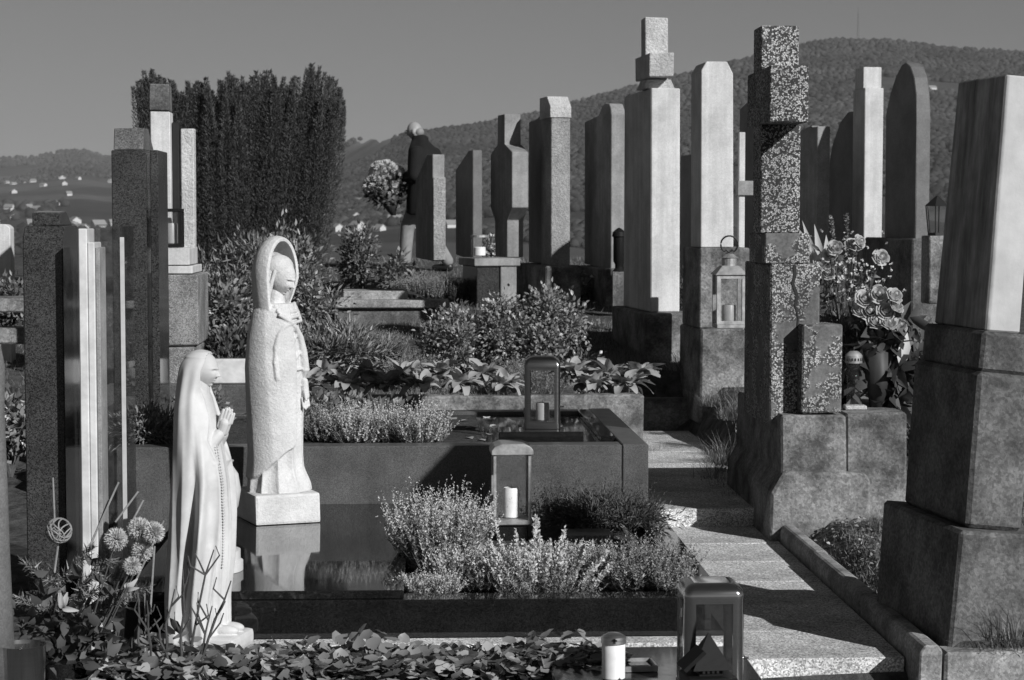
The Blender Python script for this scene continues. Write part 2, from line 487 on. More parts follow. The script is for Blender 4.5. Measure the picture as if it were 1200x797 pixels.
# ------------------------------------------------------------------ terrain: one sheet from the path to the far ridges
SIL = np.array([(-900, 205), (-400, 196), (-150, 190), (0, 187), (45, 184), (75, 178), (100, 177), (125, 184), (180, 186), (300, 178), (410, 166),
                (480, 158), (560, 148), (640, 132), (720, 110), (800, 90), (880, 70), (930, 57), (970, 50), (1040, 51), (1100, 59), (1200, 66), (1500, 92), (2200, 150)], float)
PY = [(-5, -.16), (6.9, -.16), (7.0, -.05), (9.6, -.02), (10.2, .06), (12, .30), (14, .45), (17, .68), (20, .82), (24, .955), (27, 1.0), (31, .7), (45, -1.2), (100, -6), (300, -20), (900, -22)]
PYa = np.array(PY)
def path_x(y): return 1.155 - .041 * (y - 6.94)      # middle of the path
def gz(x, y):
    x, y = np.asarray(x, float), np.asarray(y, float)
    yt = np.where((x > path_x(y) + .29) & (y > 6.84) & (y < 7.05), 7.05, y)
    z = np.interp(yt, PYa[:, 0], PYa[:, 1])
    # slightly uneven lawn, higher right of the kerb
    z = z + np.where(y < 40, .018 * np.sin(2.3 * x + 1.1 * y) * np.sin(1.7 * y - .6 * x), 0)
    right = np.clip((x - path_x(y) - .29) / .06, 0, 1) * np.clip((10.6 - y) / .8, 0, 1) * np.clip((y - 6.82) / .05, 0, 1)
    z = z + right * .11
    dip = np.clip(1 - (np.abs(x - path_x(y)) - .33) / .15, 0, 1) * np.clip((14.2 - y) / .3, 0, 1)
    z = np.where((y > 6.9) & (y < 14.3), z * (1 - dip) + dip * np.minimum(z, -.03 + .08 * np.clip((y - 10.1) / .1, 0, 1)), z)
    # far land
    far = np.clip((y - 900), 0, None)
    ra = np.where(y > 1, x / np.maximum(y, 1), 0)
    px = 600 + ra * F
    sp = np.interp(px, SIL[:, 0], SIL[:, 1])
    dr = np.interp(px, [250, 480], [6000, 3000])
    zr = (256 - sp) / F * dr + HC
    t = np.clip((y - 900) / (dr - 900), 0, 1.0)
    zf = -22 + (zr + 22) * (0.55 * t ** 1.15 + .45 * t ** 2.2)
    zf = zf - np.clip(y - dr, 0, None) * .25
    wob = (np.sin(x / 210 + 1.3 * np.sin(y / 330)) * np.sin(y / 260 + .7) * 9 + np.sin(x / 83 + y / 120) * 3) * np.clip(t * 3, 0, 1) * np.clip((1 - t) * 5, .12, 1)
    return np.where(y > 900, np.maximum(zf + wob, -34), z)
ys = np.concatenate([np.linspace(-4, 5.6, 20), np.linspace(5.7, 16, 130), np.linspace(16.15, 32, 70), 32 * (9500 / 32) ** np.linspace(.02, 1, 150)])
us = np.linspace(-1, 1, 291)
YY, UU = np.meshgrid(ys, us, indexing='ij')
XX = UU * (9 + .42 * np.maximum(YY, 0))
ZZ = gz(XX, YY)
nr, nc = XX.shape
idx = np.arange(nr * nc).reshape(nr, nc)
quads = np.stack([idx[:-1, :-1], idx[:-1, 1:], idx[1:, 1:], idx[1:, :-1]], -1).reshape(-1, 4)
def terrain_mat():
    m, nt, b, out = newmat('cemetery_soil_and_far_fields')
    v = coords(nt)
    sx = nt.nodes.new('ShaderNodeSeparateXYZ'); nt.links.new(v, sx.inputs[0])
    soil = ramp(nt, .025, .12, .3, .7, noise(nt, v, 12, 8, .7))
    fields = sepr(nt, voro(nt, v, .006).outputs['Color'])
    fl = nmath(nt, 'MULTIPLY', ramp(nt, .035, .10, .25, 1.0, fields), ramp(nt, .7, 1.2, .3, .7, noise(nt, v, .02, 5)))
    val = fmix(nt, ramp(nt, 0, 1, 40, 120, sx.outputs[1]), soil, fl)
    nt.links.new(val, b.inputs['Base Color']); b.inputs['Roughness'].default_value = .95; b.inputs['Specular IOR Level'].default_value = .15
    bumpn(nt, b, noise(nt, v, 30, 6, .7), .8, .02)
    return m
ter = obj('ground', mesh_np('ground', np.stack([XX, YY, ZZ], -1).reshape(-1, 3), quads, True), terrain_mat())
tag(ter, 'dark cemetery soil running on to the fields and hills of the valley', None, kind='structure')

def rough_place(n, pxr, dr_, seed):
    r = np.random.default_rng(seed)
    ra = (r.uniform(*pxr, n) - 600) / F
    d = np.sqrt(r.uniform(dr_[0] ** 2, dr_[1] ** 2, n))
    return ra * d, d
ICO = _ico(1, 3, .22)
def crowns(x, y, r0, r1, seed, hk=1.0):
    r = np.random.default_rng(seed); n = len(x)
    rad = r.uniform(r0, r1, n)
    P = np.stack([x, y, gz(x, y) + rad * .55 * hk], -1)
    ang = r.uniform(0, 6.28, n)
    D = np.stack([np.cos(ang), np.sin(ang), np.zeros(n)], -1)
    return scatter(ICO, P, D, np.tile([0, 0, 1.0], (n, 1)), rad, rad * r.uniform(.8, 1.2, n), rad * hk * r.uniform(.9, 1.3, n))
x1, y1 = rough_place(46000, (360, 1420), (1060, 3060), 11)
clear = ((y1 < 1500) & (np.sin(x1 / 45) + np.sin(y1 / 60 + x1 / 90) < .55)) | ((y1 > 2450) & (y1 < 2560) & (np.abs(x1 - 560) < 130))
x1, y1 = x1[~clear], y1[~clear]
fo = obj('hill_forest', mesh_np('hill_forest', *crowns(x1, y1, 2.2, 5.6, 5, .8), True), M['forest'])
tag(fo, 'dense wood covering the long hill behind the right gravestones', None, kind='stuff')
x2, y2 = rough_place(20000, (-500, 480), (1060, 6000), 12)
keep = (np.sin(x2 / 190 + y2 / 410) + np.sin(y2 / 230 - x2 / 140) + np.clip((y2 - 3600) / 900, -.6, 1.4)) > .5
x2, y2 = x2[keep], y2[keep]
fo2 = obj('valley_wood', mesh_np('valley_wood', *crowns(x2, y2, 3.5, 7.5, 6, .75), True), M['forest'])
tag(fo2, 'patches of wood on the low ridges across the valley at left', None, kind='stuff')
# mast on the hill top
pm = at(1004, 50, 3000)
mast = thing('radio_mast', 'thin lattice radio mast on the top of the wooded hill', 'mast', (pm.x, 2990, float(gz(pm.x, 2990)) - 1))
hm = 44
mb = MB()
for k in range(3):
    a = 2 * math.pi * k / 3
    mb.tube([(2.2 * math.cos(a), 2.2 * math.sin(a), 0), (.9 * math.cos(a), .9 * math.sin(a), hm)], .32, 5)
for k in range(9):
    z = k * hm / 9
    for j in range(3):
        a, b2 = 2 * math.pi * j / 3, 2 * math.pi * (j + 1) / 3
        r1, r2 = 2.2 - 1.3 * z / hm, 2.2 - 1.3 * (z + hm / 9) / hm
        mb.tube([(r1 * math.cos(a), r1 * math.sin(a), z), (r2 * math.cos(b2), r2 * math.sin(b2), z + hm / 9)], .2, 4)
obj('lattice', mb, M['grey_dark'], mast)
obj('antenna', MB().tube([(0, 0, hm - 1), (0, 0, hm + 9)], .4, 6), M['grey_dark'], mast)
# houses in the valley
hr = np.random.default_rng(21)
def house(x, y, s, rz, label):
    z = float(gz(x, y)) - 1.0
    w, l, h, rh = s * hr.uniform(.8, 1.1), s * hr.uniform(1.0, 1.9), s * hr.uniform(.45, .75), s * hr.uniform(.3, .5)
    v = [(-w / 2, -l / 2, 0), (w / 2, -l / 2, 0), (w / 2, l / 2, 0), (-w / 2, l / 2, 0), (-w / 2, -l / 2, h), (w / 2, -l / 2, h), (w / 2, l / 2, h), (-w / 2, l / 2, h), (0, -l / 2, h + rh), (0, l / 2, h + rh)]
    f = [(0, 1, 5, 8, 4), (1, 2, 6, 5), (2, 3, 7, 9, 6), (3, 0, 4, 7)]
    e = .08 * s
    t = thing('house', label, 'house', (x, y, z), rz, 'houses in the far valley')
    obj('wall', mesh_py('wall', v, f), M['house'], t)
    rb = MB()
    for sx in (-1, 1):
        p = [(0, -l / 2 - e, h + rh + .3), (0, l / 2 + e, h + rh + .3), (sx * (w / 2 + e), l / 2 + e, h - .3), (sx * (w / 2 + e), -l / 2 - e, h - .3)]
        rb.add(p + [(a, b, c - .35) for a, b, c in p], [(0, 1, 2, 3), (7, 6, 5, 4), (0, 3, 7, 4), (3, 2, 6, 7), (2, 1, 5, 6), (1, 0, 4, 5)])
    obj('roof', rb, M['roof'], t)
cnt = 0
for px0, px1, d0, d1, n, lab in ((-60, 150, 1500, 2600, 30, 'small pale house in the valley beyond the leftmost gravestones'),
                                 (395, 470, 1300, 2100, 16, 'small pale house in the valley between yew and walking man'),
                                 (-60, 150, 2700, 4300, 14, 'tiny pale farmhouse high on the far left ridge'),
                                 (470, 560, 1300, 1700, 5, 'small pale house glimpsed between man and slanted gravestones'),
                                 (930, 1100, 2300, 2600, 3, 'lone pale house on the wooded hillside at right')):
    for i in range(n):
        d = hr.uniform(d0, d1); px = hr.uniform(px0, px1)
        house((px - 600) / F * d, d, hr.uniform(5, 8.5), hr.uniform(0, 3.14), lab)

# haze: the air between here and the ridges
hz = obj('haze', MB().box(-5200, 5200, -40, 9600, float(ZZ.min()) - 1, float(ZZ.max()) + 62), None, kind='stuff')
hz['label'] = 'thin autumn haze lying over the valley'
hm_ = bpy.data.materials.new('thin_haze'); hm_.use_nodes = True; hm_.node_tree.nodes.clear()
pv = hm_.node_tree.nodes.new('ShaderNodeVolumePrincipled'); ho = hm_.node_tree.nodes.new('ShaderNodeOutputMaterial')
pv.inputs['Color'].default_value = g(.8); pv.inputs['Density'].default_value = 6.5e-5
pv.inputs['Anisotropy'].default_value = 0.0
hm_.node_tree.links.new(pv.outputs[0], ho.inputs['Volume'])
hz.data.materials.clear(); hz.data.materials.append(hm_)

# ------------------------------------------------------------------ path, steps and kerbs
PA = R(2.35)                                   # the rows run a little left of the view axis
def ploc(s, u, z):                             # s along the path from the lower step, u to the right of its left edge
    o = Vector((.917, 6.98, 0)); d = Vector((-math.sin(PA), math.cos(PA), 0)); r = Vector((math.cos(PA), math.sin(PA), 0))
    p = o + d * s + r * u; p.z = z; return p
path = thing('path', 'narrow path of grey aggregate slabs stepping up between the graves', None, ploc(0, 0, 0), PA)
path['kind'] = 'structure'
def uneven(mb_, amp=.004):
    for i, (x, y, z) in enumerate(mb_.v):
        mb_.v[i] = (x + amp * math.sin(31 * y + 17 * z), y + amp * math.sin(37 * x + 11 * z), z + amp * math.sin(13 * x + 9 * y))
    return mb_
s0 = 0.0
for i, L_ in enumerate((.47, .51, .52, .5, .5, .53)):
    obj('slab', uneven(MB().box(-.105, .462, 0, L_ - .005, -.16, 0, .0015), .001), M['slab'], path, (0, s0, .0006 * (i % 2)), (random.uniform(-.002, .002), random.uniform(-.003, .003), 0))
    s0 += L_
s1 = s0
for i, L_ in enumerate((.62, .62, .62, .62, .62, .6)):
    obj('slab', uneven(MB().box(-.06, .57, 0, L_ - .004, -.12, 0, .002), .001), M['slab'], path, (0, s1, .09 - .0005 * i), (random.uniform(-.001, .001), random.uniform(-.003, .003), 0))
    s1 += L_
for i in range(3):   # the lower flight, below the near step
    obj('slab', uneven(MB().box(-.1, .55, 0, .6, -.12, 0, .01)), M['slab'], path, (0, -.612 * (i + 1) - .02, -.15))
kb = thing('kerb', 'row of worn concrete kerb stones along the right of the path', 'kerb', ploc(0, .466, 0), PA)
kk = -.19
for i, L_ in enumerate((.98, .98, 1.09)):
    prof = [(0, -.16), (.08, -.16), (.08, .066), (.064, .085), (.02, .085), (.003, .06)]
    obj('kerb_stone', uneven(MB().prism(prof, 0, L_ - .012, 'y', .006), .003), M['kerb'], kb, (0, kk, random.uniform(-.006, .006)), (0, 0, random.uniform(-.008, .008)))
    kk += L_
kc = thing('cross_kerb', 'pale concrete kerb running right from the kerb corner', 'kerb', ploc(-.19, .55, 0), PA)
for i in range(3):
    obj('kerb_stone', uneven(MB().box(.006 + i * .62, .61 + i * .62, .0, .11, -.2, .055, .01), .003), M['kerb'], kc)
# stone steps at the top of the path
for px, py, w, dp, h, lab in ((786, 468, .52, .45, .16, 'broad flat stone step at the head of the path'), (842, 470, .26, .6, .2, 'squared stone block beside the step at the head of the path')):
    p = at(px, py, 13.9)
    o = obj('stone_step', uneven(MB().box(-w / 2, w / 2, 0, dp, -.4, h - .1, .025), .01), M['conc'], None, (p.x, p.y, p.z - h + .1), (0, 0, PA))
    tag(o, lab, 'step')

# ------------------------------------------------------------------ gravestones
def frame(d, a, pn, pf, pb, pym):
    """near vertical edge at pn, front face reaches pf, side face reaches pb: gives corner x, front width (signed), side depth"""
    k = at(pn, pym, d); X = k.x
    r1, r2 = at(pf, pym, d).x / d, at(pb, pym, d).x / d
    w = (r1 * d - X) / (math.cos(a) - r1 * math.sin(a))
    den = math.sin(a) + r2 * math.cos(a)
    t = (X - r2 * d) / den if abs(den) > 1e-3 else .5
    return X, w, t
def stone_thing(name, label, d, a, pn, z, cat='gravestone', pym=300, group=None):
    p = at(pn, pym, d)
    return thing(name, label, cat, (p.x, d, z), a, group)
def lr(w): return (0, w) if w > 0 else (w, 0)
def engrave(t, rows, yz, mat):
    """rows of small incised letter strokes on the left (broad) face"""
    mb_ = MB(); r = random.Random(len(rows) * 7 + int(yz[0] * 100))
    for zc, y0, y1, h in rows:
        y = y0
        while y < y1:
            wl_ = h * r.uniform(.4, .8)
            mb_.box(-.002, .001, y, y + wl_ * .25, zc, zc + h)
            if r.random() < .7: mb_.box(-.002, .001, y, y + wl_, zc + h * r.choice((0, .45, .85)), zc + h * .15 + h * r.choice((0, .3, .7)))
            y += wl_ + h * .3
    return mb_

# right foreground: leaning marble pillar on weathered concrete blocks
d, a = 6.9, R(10.1)
zb = .07
t = stone_thing('leaning_monument', 'leaning streaked marble pillar on weathered concrete blocks, nearest at right', d, a, 1114, zb, 'gravestone', 700)
t.rotation_euler = (R(.4), R(4.3), a)
zt = zat(622, d) - zb
obj('base_block', uneven(MB().box(0, .36, 0, .74, -.1, zt, .012), .004), M['conc_dark'], t)
z1, z2 = zt + .001, zat(437, d) - zb
obj('plinth', uneven(MB().box(.045, .255, .055, .66, z1, z2, .014), .004), M['conc_dark'], t)
z3 = zat(392, d) - zb + .01
obj('plinth_cap', uneven(MB().box(.055, .240, .08, .62, z2 + .001, z3, .012), .003), M['conc_dark'], t)
z4 = zat(86, d) - zb + .02
obj('shaft', MB().box(.085, .215, .13, .60, z3 + .002, z4, .006, 1, (.96, .9)), M['marble_old'], t)

# big terrazzo cross with stepped base
d, a = 9.74, R(2.6)
CX = at(891, 200, d).x
cz = .05
t = thing('terrazzo_cross', 'tall black and white terrazzo cross with cracked stepped foot', 'gravestone', (CX, d, cz), a)
def Z(py, dd=d): return zat(py, dd) - cz
W = .182
obj('shaft_top', MB().box(0, W, 0, .22, Z(82), Z(30), .004), M['terrazzo'], t)
obj('cross_arm', MB().box(.003, W + .003, -.24, .42, Z(146), Z(81), .004), M['terrazzo'], t)
obj('shaft', MB().box(.004, W + .012, 0, .23, Z(273), Z(146) - .001, .004), M['terrazzo'], t)
obj('collar', MB().box(.022, W + .058, -.02, .45, Z(309), Z(273) - .001, .006), M['terrazzo_worn'], t)
foot = MB().box(.045, W + .103, -.05, .72, Z(500), Z(309) - .001, .008)
fo_ = obj('foot', foot, M['terrazzo_worn'], t)
# open crack running down the front of the foot
cp = [(.16, Z(310)), (.163, Z(322)), (.153, Z(332)), (.175, Z(346)), (.167, Z(358)), (.181, Z(372)), (.176, Z(384))]
cb = MB()
for (xa, za), (xb, zb2) in zip(cp[:-1], cp[1:]):
    wk = .007 if za > Z(350) else .004
    cb.add([(xa - wk, -.0535, za), (xa + wk, -.0535, za), (xb + wk, -.0535, zb2), (xb - wk, -.0535, zb2), (xa - wk, -.04, za), (xa + wk, -.04, za), (xb + wk, -.04, zb2), (xb - wk, -.04, zb2)],
           [(0, 1, 2, 3), (0, 4, 5, 1), (1, 5, 6, 2), (2, 6, 7, 3), (3, 7, 4, 0)])
obj('crack', cb, M['iron'], fo_)
base = MB()
xb0, xb1 = .085, .40
base.box(xb0, xb1, -.16, 1.2, Z(552) , Z(483), .01)
obj('base_step', uneven(base, .004), M['conc'], t)
prof = [(xb0 - .055, -.1), (.515, -.1), (.515, Z(557)), (.49, Z(548)), (xb0 + .012, Z(546)), (xb0 - .055, Z(572))]
obj('base_block', uneven(MB().prism(prof, -.2, 1.2, 'y', .012), .006), M['conc'], t)
obj('ledge', uneven(MB().box(xb1 + .004, .70, -.13, 1.2, -.1, Z(483) + .004, .012), .004), M['conc'], t)

# short worn terrazzo block standing on the ledge of the cross
d2 = 9.52; a2 = R(5)
p = at(942, 484, d2)
zz = zat(483, 9.6) + .004
t2 = thing('worn_terrazzo_block', 'short worn terrazzo block standing before the tall cross', 'stone block', (p.x, d2 + .08, cz + Z(483) + .006), a2)
obj('block', uneven(MB().box(0, .195, 0, .30, 0, zat(379, d2) - zat(484, d2), .008), .003), M['terrazzo_worn'], t2)
for o in (t2.children[0],): o.location.x = -.0

# tapered grey stone behind the old lantern
d, a = 13.6, R(6)
zb = .36
t = stone_thing('tapered_gravestone', 'pale grey tapered gravestone with chamfered head behind the old lantern', d, a, 822, zb, pym=200)
X, w, dep = frame(d, a, 822, 858, 812, 200)
h = zat(72, d) - zb; hs = zat(290, d) - zb
out = [(-.002, hs), (w + .012, hs), (w + .002, h - .08), (w - .04, h), (.03, h), (-.005, h - .06)]
obj('stone', MB().prism(out, .0, max(dep, .35), 'y', .005), M['white_stone'], t)
obj('plinth', uneven(MB().box(-.02, .32, -.06, .55, zat(384, d) - zb, hs - .001, .008), .003), M['conc'], t)
obj('base', uneven(MB().box(-.03, .27, -.16, .6, -.2, zat(384, d) - zb - .002, .012), .003), M['conc'], t)

# tall white stone with rough cross on top
d, a = 14.7, R(8)
zb = .47
t = stone_thing('cross_topped_gravestone', 'tall smooth white gravestone crowned by a small rough cross', d, a, 763, zb, pym=230)
X, w, dep = frame(d, a, 763, 797, 731, 230)
h = zat(103, d) - zb; hs = zat(366, d) - zb
obj('stone', MB().box(0, w, 0, dep, hs, h, .008, 1, (1.0, .97)), M['white_stone'], t)
obj('base', uneven(MB().box(-.06, .30, -.12, dep + .15, -.2, hs - .001, .012), .003), M['conc'], t)
k = d / F
cxm = w * .18
obj('cross_foot', MB().prism([(-.04, h + .002), (.20, h + .002), (.17, h + .07), (-.01, h + .07)], .12, .36, 'y', .004), M['rough_white'], t)
obj('cross_post', uneven(MB().box(-.015, .155, .15, .32, h + .071, zat(18, d) - zb, .006), .003), M['rough_white'], t)
obj('cross_arm', uneven(MB().box(-.02, .16, -.02, .50, zat(90, d) - zb, zat(62, d) - zb, .006), .003), M['rough_white'], t)

# row behind: shouldered stone
def side_profile_stone(name, label, d, a, pn, pf, pb, prof, zb, mat, mat_name='stone', pym=240, bev=.006):
    """prof: list of (fraction of the way from the near edge to the far edge, photo row) round the broad face"""
    X, w, dep = frame(d, a, pn, pf, pb, pym)
    t = stone_thing(name, label, d, a, pn, zb, pym=pym)
    obj(mat_name, MB().prism([(f_ * dep, zat(y, d) - zb) for f_, y in prof], 0, w, 'x', bev), mat, t)
    return t, w, dep
def plinth(t, w, dep, zb, d, ytop, m, px=.06, py=.1):
    obj('plinth', uneven(MB().box(-px, w + px, -py, dep + py, -.25, zat(ytop, d) - zb - .002, .012), .003), m, t)
arc = lambda f0, f1, y0, y1, n=8: [(f0 + (f1 - f0) * (1 - math.cos(math.pi * i / n)) / 2, y0 - (y0 - y1) * math.sin(math.pi * i / n)) for i in range(n + 1)]
zb = .74
t, w, dep = side_profile_stone('shouldered_gravestone', 'grey gravestone with rounded raised head beside the white cross stone', 18.4, R(10), 716, 732, 685,
                               [(0, 317), (0, 134), (.02, 127), (.08, 121), (.2, 119.5), (.32, 121), (.42, 128), (.46, 133), (1, 136), (1, 312)], zb, M['grey_stone'])
plinth(t, w, dep, zb, 18.4, 314, M['conc'])
# column with a bright cap and a plate behind
d, a = 18.5, R(12); zb = .74
t, w, dep = side_profile_stone('capped_column_gravestone', 'rough diagonal-tooled column gravestone with bright white cap', d, a, 646, 668, 634, [(0, 312), (0, 138), (1, 134), (1, 312)], zb, M['rough_grey'], 'column')
hz1, hz0 = zat(112, d) - zb, zat(138, d) - zb + .002
obj('cap', MB().prism([(-.01, hz0), (-.01, hz0 + .1), (dep * .3, hz1), (dep + .01, hz1), (dep + .01, hz0)], -.012, w + .008, 'x', .004), M['rough_white'], t)
X, w2, dep2 = frame(d + .4, a, 634, 640, 617, 240)
obj('back_plate', MB().prism([(dep + .01, zat(310, d) - zb), (dep + .01, zat(126, d) - zb), (dep + .1, zat(132, d) - zb), (dep + .3, zat(136, d) - zb), (dep + .62, zat(137, d) - zb), (dep + .62, zat(310, d) - zb)], .02, w - .02, 'x', .005), M['grey_dark'], t)
plinth(t, w, dep + .6, zb, d, 311, M['conc'], .08, .12)
# bottle shaped
d, a = 18.65, R(15); zb = .74
X, w, dep = frame(d, a, 600, 617, 575, 210)
w = .155
t = stone_thing('bottle_shaped_gravestone', 'dark gravestone shaped like a bottle with broad waist and narrow neck', d, a, 600, zb, pym=210)
sil = [(.22, 302), (.22, 258), (0, 243), (0, 178), (.34, 168), (.34, 132)]
pts = [(f_ * dep, zat(y, d) - zb) for f_, y in sil] + [((1 - f_) * dep, zat(y, d) - zb) for f_, y in reversed(sil)]
obj('stone', MB().prism(pts, 0, w, 'x', .005), M['grey_stone'], t)
bt = thing('grave_table_base', 'low dark stone bench carrying a candle glass before the bottle stone', 'stone bench', (at(556, 320, 18.2).x, 18.2, .74), a)
obj('top_slab', MB().box(0, .43, 0, .62, zat(312, 18.2) - .74, zat(303, 18.2) - .74, .006), M['grey_stone'], bt)
obj('front_panel', MB().box(.03, .24, .03, .58, -.2, zat(312, 18.2) - .742, .006), M['granite_dark'], bt)
obj('corner_block', MB().box(.25, .40, .02, .6, -.2, zat(312, 18.2) - .742, .006), M['grey_stone'], bt)
# slanted stones near the man
zb = .74
t, w, dep = side_profile_stone('slanted_dark_gravestone', 'smooth dark gravestone with slanting top between man and bottle stone', 18.75, R(14), 554, 565, 534, [(0, 306), (0, 176), (.25, 176), (1, 197), (1, 300)], zb, M['grey_dark'])
t, w, dep = side_profile_stone('slanted_rough_gravestone', 'gravestone with slanting top and rough bright edge before the walking man', 18.85, R(14), 507, 521, 487, [(0, 306), (0, 181), (.3, 180), (1, 211), (1, 304)], zb, M['grey_stone'])
obj('rough_edge', uneven(MB().box(.003, w + .004, -.018, -.001, zat(305, 18.85) - zb, zat(208, 18.85) - zb, .004), .003), M['rough_grey'], t)
# between white cross stone and tapered stone
t, w, dep = side_profile_stone('plain_dark_gravestone', 'plain dark gravestone half hidden between two pale gravestones', 18.5, R(8), 814, 830, 797, [(0, 330), (0, 180), (1, 181), (1, 330)], .7, M['grey_dark'])
t, w, dep = side_profile_stone('shadowed_gravestone', 'shadowed gravestone sliver just left of the terrazzo cross', 16.5, R(8), 884, 900, 866, [(0, 330), (0, 119), (.5, 117), (1, 124), (1, 330)], .6, M['grey_dark'])
# slender stone cross
d = 15.2
t = thing('slender_cross', 'slender pale cross post with small block arm beside the terrazzo cross', 'cross', (at(866, 220, d).x, d, .38), R(4))
obj('post', MB().box(0, .045, 0, .05, 0, zat(155, d) - .38, .003), M['white_stone'], t)
obj('arm', MB().box(-.012, .105, -.02, .07, zat(229, d) - .38, zat(212, d) - .38, .003), M['grey_stone'], t)
# behind the flowers
zb = .62
t, w, dep = side_profile_stone('narrow_gravestone', 'narrow gravestone with pale lit edge behind the rose bouquet', 16.4, R(9), 957, 972, 937, [(0, 300), (0, 148), (.3, 149), (.35, 146), (1, 150), (1, 300)], zb, M['grey_stone'])
t, w, dep = side_profile_stone('round_headed_gravestone', 'round-headed dark gravestone left of the white pillar', 17.6, R(9), 1006, 1012, 969, [(0, 300), (0, 150), (.05, 137), (.18, 129.5), (.35, 129), (.6, 140), (.85, 168), (1, 205), (1, 300)], .66, M['grey_dark'])
d, a = 16.6, R(9)
X, w, dep = frame(d, a, 1012, 1036, 1003, 200)
t = stone_thing('white_pillar_gravestone', 'tall narrow white pillar gravestone with set-back top', d, a, 1013, .62, pym=200)
hs = zat(284, d) - .62
obj('pillar', MB().box(0, .155, 0, .3, hs, zat(103, d) - .62, .005, 1, (1.03, 1)), M['white_stone'], t)
obj('top_block', MB().box(.0, .155, .05, .26, zat(103, d) - .619, zat(78, d) - .62, .004), M['white_stone'], t)
obj('foot', MB().box(-.03, .19, -.04, .34, -.2, hs - .001, .006), M['grey_stone'], t)
zb = .60
t, w, dep = side_profile_stone('arched_gravestone', 'tall dark gravestone with pointed arch top beside the white pillar', 15.6, R(9), 1073, 1089, 1037,
                               [(0, 290), (0, 140), (.03, 110), (.1, 90), (.22, 76), (.36, 70.5), (.5, 72), (.68, 84), (.85, 104), (1, 128), (1, 288)], zb, M['grey_dark'])
plinth(t, w, dep, zb, 15.6, 279, M['conc_dark'], .1, .2)
ps = at(1098, 276, 14.9)
o = obj('lantern_plinth', uneven(MB().box(-.09, .09, -.09, .09, -.5, 0, .008), .003), M['conc'], None, (ps.x, ps.y, zat(276, 14.9)), (0, 0, R(9)))
tag(o, 'squat concrete plinth under the hexagonal lantern at right', 'plinth')

# ---- left side
d, a = 8.3, R(2.4)
def left_stone(name, label, d, a, pn, pf, pb, zb, pym, cat='gravestone'):
    X, w, dep = frame(d, a, pn, pf, pb, pym)
    return stone_thing(name, label, d, a, pn, zb, cat, pym), w, abs(dep)
t, w, dep = left_stone('granite_gravestone', 'dark speckled granite gravestone with stepped head at far left', d, a, 75, 28, 95, 0, 400)
prof = [(0, 0), (0, zat(284, d)), (.04, zat(277, d)), (.075, zat(268, d)), (.10, zat(250, d)), (.32, zat(248, d)), (.34, zat(268, d)), (dep, zat(279, d)), (dep, 0)]
w_ = abs(w)
prof_x = [(w, -.2), (0, -.2), (0, zat(282, d)), (-.02, zat(276, d)), (w + .02, zat(276, d)), (w, zat(282, d))]
obj('body', MB().prism([(0, -.2), (0, zat(277, d)), (.05, zat(265, d)), (dep - .05, zat(265, d)), (dep, zat(279, d)), (dep, -.2)], w, 0, 'x', .005), M['granite_dark'], t)
obj('head', MB().prism([(.055, zat(265, d) + .001), (.055, zat(249, d)), (dep * .5, zat(247, d)), (dep - .06, zat(265, d) + .001)], w + .03, -.02, 'x', .004), M['granite_dark'], t)
d2 = 8.15
t, w, dep = left_stone('marble_gravestone', 'slim white marble gravestone column beside the speckled granite one', d2, a, 112, 93, 122, 0, 400)
obj('body', MB().box(w, -.03, 0, dep * .9, -.2, zat(268, d2), .004), M['marble'], t)
obj('side_step', MB().box(-.029, .0, .0, dep * .8, -.2, zat(284, d2), .004), M['marble'], t)
obj('grey_panel', MB().box(.001, .018, .012, dep * .78, -.2, zat(290, d2), .003), M['grey_stone'], t)
d3 = 8.32
t = thing('glass_panel', 'tall tinted glass panel with bright edge right of the marble column', 'glass panel', (at(143, 400, d3).x, d3, 0), R(2.4))
obj('pane', MB().box(-.105, -.002, 0, .008, -.1, zat(263, d3), .001), M['pane'], t)
obj('side_pane', MB().box(-.0015, .006, .0, .32, -.1, zat(265, d3), .001), M['pane'], t)
obj('bright_edge', MB().box(-.004, .014, -.006, -.001, -.1, zat(278, d3), .001), M['pane_edge'], t)
# tall dark granite with roofed head
d = 10.4
t, w, dep = left_stone('tall_granite_gravestone', 'tall dark granite gravestone with sloping roofed head at left', d, R(2.4), 172, 133, 180, .1, 300)
hb = zat(176, d) - .1
w = -.176; xr = 0
obj('body', MB().box(w, 0, 0, .42, -.2, hb, .005), M['granite_dark'], t)
obj('head', MB().prism([(-.0, hb + .001), (.03, zat(150, d) - .1), (.2, zat(149, d) - .1), (.42, hb + .001)], w + .012, -.012, 'x', .004), M['granite_mid'], t)
obj('side_slab', MB().box(.025, .065, -.02, .36, -.2, zat(176, d) - .1 + .0, .003), M['granite_dark'], t)
obj('base', MB().box(w - .08, .14, -.35, .5, -.3, zat(482, d) - .1, .006), M['granite_bed'], t)
# group with pebble plinth, pale pillar, white rough pillar
d = 12.6; zb = .30
t = thing('pebble_plinth_monument', 'stepped pebble-faced plinth with pale post and white rough pillar before the yew', 'gravestone', (at(188, 400, d).x, d, zb), R(3))
def ZL(py): return zat(py, d) - zb
obj('lower_block', uneven(MB().box(-.06, .215, -.05, .75, -.3, ZL(407), .008), .003), M['stipple'], t)
obj('main_block', uneven(MB().box(-.09, .235, .0, .70, ZL(405), ZL(322), .008), .003), M['stipple'], t)
obj('cap_slab', MB().box(-.08, .20, .03, .62, ZL(321), ZL(312), .004), M['white_stone'], t)
obj('upper_block', MB().box(-.07, .18, .05, .55, ZL(311), ZL(291), .004), M['white_stone'], t)
obj('pale_post', uneven(MB().box(-.085, .04, .3, .44, ZL(290), ZL(128), .005), .002), M['white_stone'], t)
obj('rough_head', uneven(MB().box(-.09, .035, .29, .45, ZL(127), ZL(95), .006), .003), M['conc_dark'], t)
